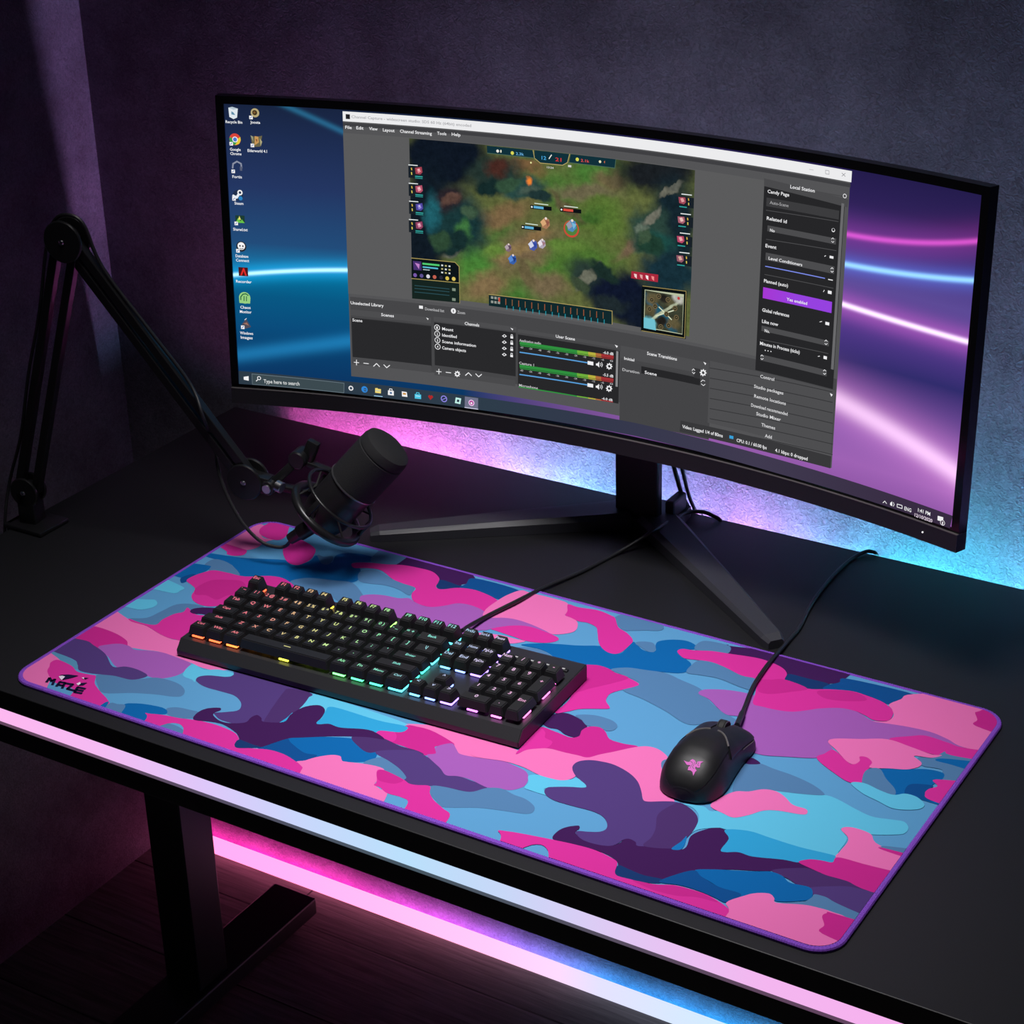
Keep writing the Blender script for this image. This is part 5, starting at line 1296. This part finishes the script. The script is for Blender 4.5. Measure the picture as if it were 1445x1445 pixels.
for x, r, w, hgt, s in KEYS:
    cx = X0K + (x + w / 2) * PXK
    y0 = Y0K + r * PYK + (0.0052 if r == 5 else 0); cy = y0 + hgt * PYK / 2
    a, b = w * PXK / 2 - 0.0006, hgt * PYK / 2 - 0.0007; H = HROW[r]; tl = TROW[r]
    q = int(min(NQ - 1, max(0, cx / KW * NQ)))
    bm = NB()
    base = [(-a, -b), (a, -b), (a, b), (-a, b)]; ti, tf, tb = 0.0022, 0.0020, 0.0034
    top = [(-a + ti, -b + tf), (a - ti, -b + tf), (a - ti, b - tb), (-a + ti, b - tb)]
    A = [bm.verts.new((p[0], p[1], 0)) for p in base]; T = [bm.verts.new((p[0], p[1], H + (tl if p[1] > 0 else -tl * 0.3))) for p in top]
    for k in range(4): bm.faces.new((A[k], A[(k + 1) % 4], T[(k + 1) % 4], T[k]))
    bm.faces.new(T); bm.faces.new(A[::-1])
    bmesh.ops.bevel(bm, geom=[e for e in bm.edges if not (e.verts[0] in A and e.verts[1] in A)], offset=0.0009, segments=2, affect='EDGES')
    bm.normal_update()
    ym0, ym1 = -b + tf, b - tb
    def zt(y): return H + (-tl * 0.3) + (tl * 1.3) * (y - ym0) / (ym1 - ym0) + 0.00012
    if s:
        V, F, gw = glyphs(s); h = 0.0050 if len(s) == 1 else (0.0044 if len(s) <= 3 else 0.0036)
        kx = min(h, (2 * a - 2 * ti - 0.0014) / gw)
        oy = (ym0 + ym1) / 2 - h * 0.35 + (0.0012 if hgt == 1 else 0.004)
        vs = [bm.verts.new(((p[0] - gw / 2) * kx, oy + p[1] * h, zt(oy + p[1] * h))) for p in V]
        for f in F:
            try: bm.faces.new([vs[i] for i in f]).material_index = 1
            except ValueError: pass
    else:
        vs = [bm.verts.new((p, yy, zt(yy))) for p, yy in ((-0.004, -0.0006), (0.004, -0.0006), (0.004, 0.0004), (-0.004, 0.0004))]; bm.faces.new(vs).material_index = 1
    nm = WIDE.get(s, 'keycap') if w > 1 or hgt > 1 else 'keycap'
    ko = build(nm, bm, [M['key'], LEG[q]], kb, True, loc=(cx, cy, KZ))
    # lit switch housing under the cap: a slim glowing tray just inside its rim
    bm = NB(); wl = min(a * 0.62, 0.0055); e0 = -b + 0.0004
    ends = s in ('PgUp', 'PgDn', 'Pause', 'Esc', 'F4', 'F8', 'F12', '^', '>') or (s == 'Ctrl' and x > 5) or (s in ('Enter', 'Shift', 'Back', '\\|') and x > 5)
    if hgt > 1: prism(bm, [(a - 0.0020, -0.0075), (a - 0.0003, -0.0075), (a - 0.0003, 0.0065), (a - 0.0020, 0.0065)], -0.0026, -0.0010)
    elif w > 1.3 and not ends: prism(bm, [(-wl, e0), (wl, e0), (wl, e0 + 0.0016), (-wl, e0 + 0.0016)], -0.0026, -0.0010)
    else:
        yb = min(b * 0.62, 0.006) if ends else e0 + 0.0036; x1 = a - 0.0003 if ends else a - 0.0026
        prism(bm, [(-wl, e0), (x1, e0), (x1, yb), (x1 - 0.0016, yb), (x1 - 0.0016, e0 + 0.0016), (-wl, e0 + 0.0016)], -0.0026, -0.0010)
    build('key_light', bm, GLOW[q], ko)
    bm = NB(); box(bm, -min(a - 0.002, 0.0065), min(a - 0.002, 0.0065), -min(b - 0.0026, 0.0065), min(b - 0.0026, 0.0065), -0.0046, -0.0001, 0.0004)
    build('switch', bm, M['black'], ko)
for k in range(4):
    bm = NB(); xx = X0K + (18.9 + k * 1.02) * PXK; yy = Y0K + 5.62 * PYK
    box(bm, xx - 0.0052, xx + 0.0052, yy - 0.0028, yy + 0.0028, 0.0160, 0.0195, 0.0012)
    box(bm, xx - 0.0016, xx + 0.0016, yy - 0.0009, yy + 0.0009, 0.0193, 0.0197, 0, 2, 1)
    build('media_button', bm, [M['black'], M['whiteprint']], kb)
def world_to(o, p):
    c, s = math.cos(-o.rotation_euler.z), math.sin(-o.rotation_euler.z); d = Vector(p) - (o.location - Vector((0, 0, Z0)))
    return Vector((d.x * c - d.y * s, d.x * s + d.y * c, d.z))
bm = NB(); tube(bm, [world_to(kb, p) for p in KCABLE], 0.0023); build('cable', bm, M['cable'], kb, True)

# ------------------------------------------------------------------ mouse
MSX, MSY, MSA = 0.2448, 0.1345, math.radians(3.5)
mo = thing('computer_mouse', 'black computer mouse with pink emblem on the camouflage mat', 'mouse', (MSX, MSY, 0.0049), MSA)
ML = 0.115
WT = [(0, 0.0), (0.015, 0.0130), (0.05, 0.0215), (0.1, 0.0262), (0.2, 0.0300), (0.32, 0.0305), (0.5, 0.0288), (0.68, 0.0280), (0.82, 0.0290), (0.92, 0.0292), (0.975, 0.0270), (1, 0.0225)]
HT = [(0, 0.006), (0.015, 0.0120), (0.05, 0.0178), (0.1, 0.0235), (0.2, 0.0312), (0.32, 0.0354), (0.45, 0.0358), (0.6, 0.0328), (0.75, 0.0275), (0.88, 0.0220), (0.96, 0.0176), (1, 0.0125)]
def tab(T, s):
    for i, ((a, p), (b, q)) in enumerate(zip(T, T[1:])):
        if s <= b:
            k = (s - a) / (b - a); return p + (q - p) * k
    return T[-1][1]
def sm(T, s):
    return sum(tab(T, min(1, max(0, s + d))) * w for d, w in ((-0.03, 1), (-0.015, 2), (0, 3), (0.015, 2), (0.03, 1))) / 9 if 0.04 < s < 0.96 else tab(T, s)
def msurf(s, th, off=0.0):
    w, h = sm(WT, s) + off, sm(HT, s) + off
    c, n = math.cos(th), math.sin(th)
    return Vector((w * math.copysign(abs(c) ** 0.78, c), s * ML, 0.0012 + h * abs(n) ** 0.80))
def mz(x, y, off=0.0):
    s = y / ML; w, h = sm(WT, s), sm(HT, s); c = min(1, abs(x) / max(w, 1e-6)) ** (1 / 0.78)
    return 0.0012 + (h + off) * max(0, 1 - c * c) ** 0.40
bm = NB(); SS = [0, 0.006, 0.015, 0.03, 0.05, 0.075, 0.1] + [0.1 + 0.03 * k for k in range(1, 29)] + [0.955, 0.97, 0.985, 1.0]; NT = 40; rows = []
for s in SS: rows.append([bm.verts.new(msurf(s, PI * k / NT)) for k in range(NT + 1)])
for A, B in zip(rows, rows[1:]):
    for k in range(NT): bm.faces.new((A[k], B[k], B[k + 1], A[k + 1]))
    bm.faces.new((A[0], A[NT], B[NT], B[0]))
bm.faces.new(rows[-1]); bm.faces.new(rows[0][::-1])
bmesh.ops.remove_doubles(bm, verts=bm.verts[:], dist=1e-6); bmesh.ops.recalc_face_normals(bm, faces=bm.faces[:])
build('body', bm, M['mouseside'], mo, 'all')
def patch(name, s0f, s1f, t0f, t1f, off, m, ns=22, nt=22, parent=mo):
    bm = NB(); G = []
    for i in range(ns + 1):
        row = []
        for j in range(nt + 1):
            t = j / nt
            th = t0f + (t1f - t0f) * t
            a, b = s0f(th), s1f(th); s = a + (b - a) * i / ns
            row.append(bm.verts.new(msurf(min(0.995, max(0.002, s)), th, off)))
        G.append(row)
    for A, B in zip(G, G[1:]):
        for k in range(nt): bm.faces.new((A[k], B[k], B[k + 1], A[k + 1]))
    rim = [e for e in bm.edges if e.is_boundary]
    r = bmesh.ops.extrude_edge_only(bm, edges=rim)
    for v in [g for g in r['geom'] if isinstance(g, bmesh.types.BMVert)]:
        v.co.z -= off + 0.0006; v.co.x *= 0.985
    bmesh.ops.recalc_face_normals(bm, faces=bm.faces[:])
    return build(name, bm, m, parent, True)
th0, th1 = math.radians(44), math.radians(136)
front = lambda th: 0.43 + 0.225 * max(0, math.sin(th)) ** 4
sf = lambda th: front(th)
palm = patch('palm_shell', lambda th: 0.012, sf, th0, th1, 0.0006, M['mousem'])
patch('button', lambda th: front(th) + 0.012, lambda th: 0.992, math.radians(30), math.radians(84), 0.0013, M['mousem'])
patch('button', lambda th: front(th) + 0.012, lambda th: 0.992, math.radians(96), math.radians(150), 0.0013, M['mousem'])
bm = NB()
for sgn in (0, 1):
    P = []
    for k in range(9):
        th = math.radians(50 + 36 * k / 8) if sgn == 0 else math.radians(130 - 36 * k / 8)
        P.append(msurf(front(th) + 0.005, th, 0.0008))
    tube(bm, P, 0.0010, 6, 3)
P = [msurf(s, math.radians(24), 0.0006) for s in (0.70, 0.76, 0.82, 0.88, 0.94)]; tube(bm, P, 0.0005, 6, 3)
build('seam', bm, M['edge'], mo, True)
bm = NB(); s = 0.84; c = msurf(s, PI / 2); c.z -= 0.0045
lathe(bm, [(0, -0.0035), (0.0085, -0.0035), (0.0098, -0.0022), (0.0098, 0.0022), (0.0085, 0.0035), (0, 0.0035)], c, (1, 0, 0), 28)
wh = build('scroll_wheel', bm, M['rubber'], mo, True)
bm = NB()
for dx in (-0.0036, 0.0036): torus(bm, c + Vector((dx, 0, 0)), (1, 0, 0), 0.0093, 0.0006, 28, 6)
build('wheel_ring', bm, M['band'], wh, True)
for k in (0, 1):
    patch('side_button', lambda th: 0.50 + 0.13 * k, lambda th: 0.615 + 0.13 * k, math.radians(160), math.radians(171), 0.0014, M['black'], 8, 4)
bm = NB(); ca, sa = math.cos(-MSA), math.sin(-MSA)
for lvl, f in EMBLEM:
    P = []
    for k in range(0, len(f), 2):
        dx, dy = f[k] / 1e5 - MSX, f[k + 1] / 1e5 - MSY; P.append((dx * ca - dy * sa, dx * sa + dy * ca))
    t = bmesh.new()
    if lvl == 0: flat(t, P, 0, 0, Vector())
    else:
        Q = [Vector((p[0], p[1])) for p in P]
        for a, b in zip(Q, Q[1:]):
            d = (b - a).normalized(); n_ = Vector((-d.y, d.x)) * 0.00022
            flat(t, [a - n_, b - n_, b + n_, a + n_], 0, 1, Vector())
    bmesh.ops.subdivide_edges(t, edges=t.edges[:], cuts=3, use_grid_fill=True)
    for v in t.verts: v.co.z = mz(v.co.x, v.co.y, 0.0009) + 0.0003 + 0.0003 * lvl
    join(bm, t)
build('emblem', bm, [emit('emblem_glow', rgb([226, 120, 205]), 1.0), M['mousem']], mo, label='pink three-headed emblem')
bm = NB(); tube(bm, [world_to(mo, p) for p in MCABLE], lambda t: 0.0030 if t < 0.06 else 0.0021); build('cable', bm, M['cable'], mo, True)

# ------------------------------------------------------------------ microphone arm
AB = Vector((-0.684, 0.282, 0.045))                  # lower joint
AT = Vector((-0.5700, 0.2820, 0.366))                # elbow
AJ = Vector((-0.3995, 0.3405, 0.0975))               # front joint
arm = thing('boom_stand', 'black folding boom arm clamped to the left edge of the desk', 'microphone arm', (AB.x, AB.y, 0))
AO = Vector((AB.x, AB.y, 0))
def AM(bm): bmesh.ops.translate(bm, verts=bm.verts[:], vec=-AO); return bm
nrm = Vector((0.17, -0.985, 0)).normalized()         # joints face the room along this
def disc(bm, c, r, h, bolt=0.004):
    c = Vector(c); cyl(bm, c - nrm * h / 2, c + nrm * h / 2, r, 36, 0, 0.0012)
bm = NB()
bar(bm, AB + Vector((0, 0, -0.041)), AB + Vector((0, 0, 0.0)), 0.022, 0.022, nrm); box(bm, -0.708, -0.650, 0.258, 0.306, 0.0004, 0.006, 0.0015)
box(bm, -0.7085, -0.7010, 0.262, 0.302, -0.060, 0.006, 0.0012); box(bm, -0.7085, -0.650, 0.262, 0.302, -0.060, -0.054, 0.0012); cyl(bm, (-0.67, 0.282, -0.054), (-0.67, 0.282, -0.0228), 0.006, 16)
build('desk_clamp', AM(bm), M['arm'], arm, True)
for a, b, nm, of in ((AB, AT, 'lower_bar', 0.0110), (AT, AJ, 'upper_bar', 0.0068)):
    d = (b - a).normalized(); sd = d.cross(nrm).normalized()
    for s in (-1, 1):
        bm = NB(); bar(bm, a + sd * s * of + d * 0.004, b + sd * s * of - d * 0.004, 0.0105, 0.010, nrm, 0.0010)
        build(nm, AM(bm), M['arm'], arm)
for c, r, nm in ((AB, 0.0185, 'lower_joint'), (AT, 0.0235, 'elbow_joint'), (AJ, 0.0215, 'front_joint')):
    bm = NB(); disc(bm, c + nrm * 0.009, r, 0.004); disc(bm, c - nrm * 0.009, r, 0.004); disc(bm, c, r * 0.55, 0.02)
    j = build(nm, AM(bm), M['arm'], arm, True)
    bm = NB(); disc(bm, c + nrm * 0.0118, 0.0032, 0.0018); build('bolt', AM(bm), M['steel'], j, True, label='steel bolt head')
# microphone frame of reference
MD = Vector((0.600, 0.285, 0.742)).normalized(); MP = Vector((-0.2746, 0.3541, 0.104))
def onax(a): return MP + MD * a
cam_dir = (Vector(CAM_POS) - MP).normalized()
sideA = (MD.cross(Vector((0, 0, 1)))).normalized(); upA = sideA.cross(MD).normalized()
# swivel between arm and shock mount
SW = AJ + Vector((0.027, 0.006, -0.004))
bm = NB(); bar(bm, AJ, SW, 0.016, 0.020, nrm, 0.002); cyl(bm, SW - nrm * 0.010, SW + nrm * 0.010, 0.0085, 24, 0, 0.001)
sw = build('swivel', AM(bm), M['arm'], arm, True)
bm = NB(); cyl(bm, SW + nrm * 0.010, SW + nrm * 0.0125, 0.0055, 20, 0, 0.0006); cyl(bm, SW + Vector((0.010, 0, 0.004)) + nrm * 0.004, SW + Vector((0.018, 0, 0.002)) + nrm * 0.004, 0.0065, 20, 0, 0.0006)
build('bolt', AM(bm), M['steel'], sw, True, label='steel swivel nut')
KN = SW + Vector((0.026, 0.022, 0.030))
bm = NB(); bar(bm, SW, KN, 0.010, 0.010, nrm, 0.002); cyl(bm, KN - nrm * 0.011, KN + nrm * 0.010, 0.0105, 24, 0, 0.0015); bar(bm, KN + Vector((0.006, 0, -0.006)) - nrm * 0.004, KN + Vector((0.016, 0.004, 0.020)) - nrm * 0.004, 0.010, 0.014, nrm, 0.002)
build('tilt_knob', AM(bm), M['arm'], arm, True)
RA, RB = onax(-0.036), onax(-0.011)
bm = NB(); torus(bm, RA, MD, 0.0415, 0.0050, 56); torus(bm, RB, MD, 0.0420, 0.0020, 56)
for k in range(3):
    t = 2 * PI * k / 3 + 0.5; o = sideA * math.cos(t) * 0.042 + upA * math.sin(t) * 0.042
    bar(bm, RA + o, RB + o, 0.006, 0.0045, sideA * math.sin(t) - upA * math.cos(t), 0.001)
bar(bm, KN + Vector((0, 0.002, -0.004)), RB - sideA * 0.036 + upA * 0.022, 0.010, 0.007, nrm, 0.0015); bar(bm, SW, RA - sideA * 0.042, 0.010, 0.008, nrm, 0.0015)
sh = build('shock_mount', AM(bm), M['arm'], arm, True, label='black shock mount cage around the microphone')
bm = NB()
for k in range(6):
    t = 2 * PI * k / 6 + 0.2; t2 = t + 0.5
    o = lambda t, r: sideA * math.cos(t) * r + upA * math.sin(t) * r
    tube(bm, [RA + o(t, 0.042), onax(-0.020) + o(t2, 0.0285), RB + o(t + 1.0, 0.042)], 0.0011, 6, 0)
build('elastic_cord', AM(bm), M['rubber'], sh)
# ------------------------------------------------------------------ microphone
mic = thing('microphone', 'black broadcast microphone with foam windscreen held by the boom arm', 'microphone', tuple(onax(-0.06)))
XO = onax(-0.06)
def XM(bm): bmesh.ops.translate(bm, verts=bm.verts[:], vec=-XO); return bm
bm = NB(); lathe(bm, [(0, -0.058), (0.013, -0.058), (0.018, -0.055), (0.024, -0.045), (0.0272, -0.034), (0.0276, 0.0135), (0.0276, 0.015), (0, 0.015)], MP, MD, 48); build('body', XM(bm), M['micbody'], mic, True)
bm = NB(); lathe(bm, [(0.0270, 0.0118), (0.0298, 0.0118), (0.0300, 0.0126), (0.0298, 0.0136), (0.0270, 0.0136)], MP, MD, 48); build('band', XM(bm), M['band'], mic, True, label='thin grey metal band')
bm = NB(); lathe(bm, [(0.0278, 0.0136), (0.0290, 0.0142), (0.0292, 0.020), (0.0292, 0.0605), (0.0282, 0.0611), (0.0282, 0.0622), (0.0290, 0.0628), (0.0288, 0.068), (0.0272, 0.0730), (0.022, 0.0758), (0.012, 0.0770), (0, 0.0773)], MP, MD, 56); build('windscreen', XM(bm), M['grille'], mic, True)
CD = Vector((-0.62, -0.30, -0.45)).normalized(); CA = onax(-0.050)
CE = CA + CD * 0.040
bm = NB(); lathe(bm, [(0, 0), (0.0088, 0), (0.0088, 0.026), (0.0070, 0.028), (0.0062, 0.040), (0, 0.040)], CA, CD, 24); build('connector', XM(bm), M['micbody'], mic, True)
upper = lambda t, o=0.021: AT + (AJ - AT) * t + ((AJ - AT).normalized().cross(nrm)).normalized() * o
sgn = 1 if ((AJ - AT).normalized().cross(nrm)).z > 0 else -1
lsg = 1 if ((AT - AB).normalized().cross(nrm)).x < 0 else -1
lower = lambda t, o=0.021: AB + (AT - AB) * t + ((AT - AB).normalized().cross(nrm)).normalized() * o * lsg
up2 = lambda t, o=0.0150: upper(t, o * sgn)
P = [Vector((-0.712, 0.255, -0.05)), Vector((-0.709, 0.262, 0.008)), lower(0.0, 0.026), lower(0.2, 0.0205), lower(0.45, 0.0225), lower(0.7, 0.0205), lower(0.92, 0.0235), AT + Vector((-0.020, 0, 0.014)), AT + Vector((0, 0, 0.0275)), AT + Vector((0.021, 0.005, 0.019)),
     up2(0.14), up2(0.4), up2(0.62)]
P2 = [AT + (AJ - AT) * 0.80 + Vector((-0.012, -0.004, -0.014)), AT + (AJ - AT) * 0.88 + Vector((-0.018, -0.016, -0.034))]
loop = [Vector(p) for p in XCABLE]
bm = NB(); tube(bm, [p - XO for p in P] + [up2(0.74, 0.012) + nrm * 0.014 - XO] + [p - XO for p in loop] + [CE - XO - CD * 0.002], 0.0020, 8, 6); build('cable', bm, M['cable'], mic, True)

# ------------------------------------------------------------------ light and camera
def area(name, loc, target, size, power, col, spread=PI):
    d = bpy.data.lights.new(name, 'AREA'); d.shape = 'RECTANGLE'; d.size, d.size_y = size; d.energy = power; d.color = col; d.spread = spread
    o = bpy.data.objects.new(name, d); link(o); p = Vector(loc) + Vector((0, 0, Z0)); t = Vector(target) + Vector((0, 0, Z0))
    o.location = p; o.rotation_euler = (t - p).to_track_quat('-Z', 'Y').to_euler()
    return o
area('ceiling_lamp', (0.04, 0.05, 1.45), (0.03, 0.16, 0), (0.6, 0.45), 3.75, (1.0, 0.97, 0.98), math.radians(65))
w = bpy.data.worlds.new('room_dark'); SC.world = w; w.use_nodes = True
w.node_tree.nodes['Background'].inputs[0].default_value = (0.006, 0.006, 0.010, 1); w.node_tree.nodes['Background'].inputs[1].default_value = 1.0
cd = bpy.data.cameras.new('camera'); cd.sensor_width = 36; cd.lens = 2809.0 / 1445 * 36; cd.clip_start = 0.05
co = bpy.data.objects.new('camera', cd); link(co)
r = CAM_R
co.matrix_world = Matrix(((r[0][0], -r[1][0], -r[2][0], CAM_POS[0]), (r[0][1], -r[1][1], -r[2][1], CAM_POS[1]), (r[0][2], -r[1][2], -r[2][2], CAM_POS[2] + Z0), (0, 0, 0, 1)))
SC.camera = co
SC.view_settings.view_transform = 'Standard'; SC.view_settings.look = 'None'; SC.view_settings.gamma = 1; SC.view_settings.exposure = 0.0; SC.view_settings.use_curve_mapping = False
SC.cycles.max_bounces = 6; SC.cycles.sample_clamp_indirect = 3.0
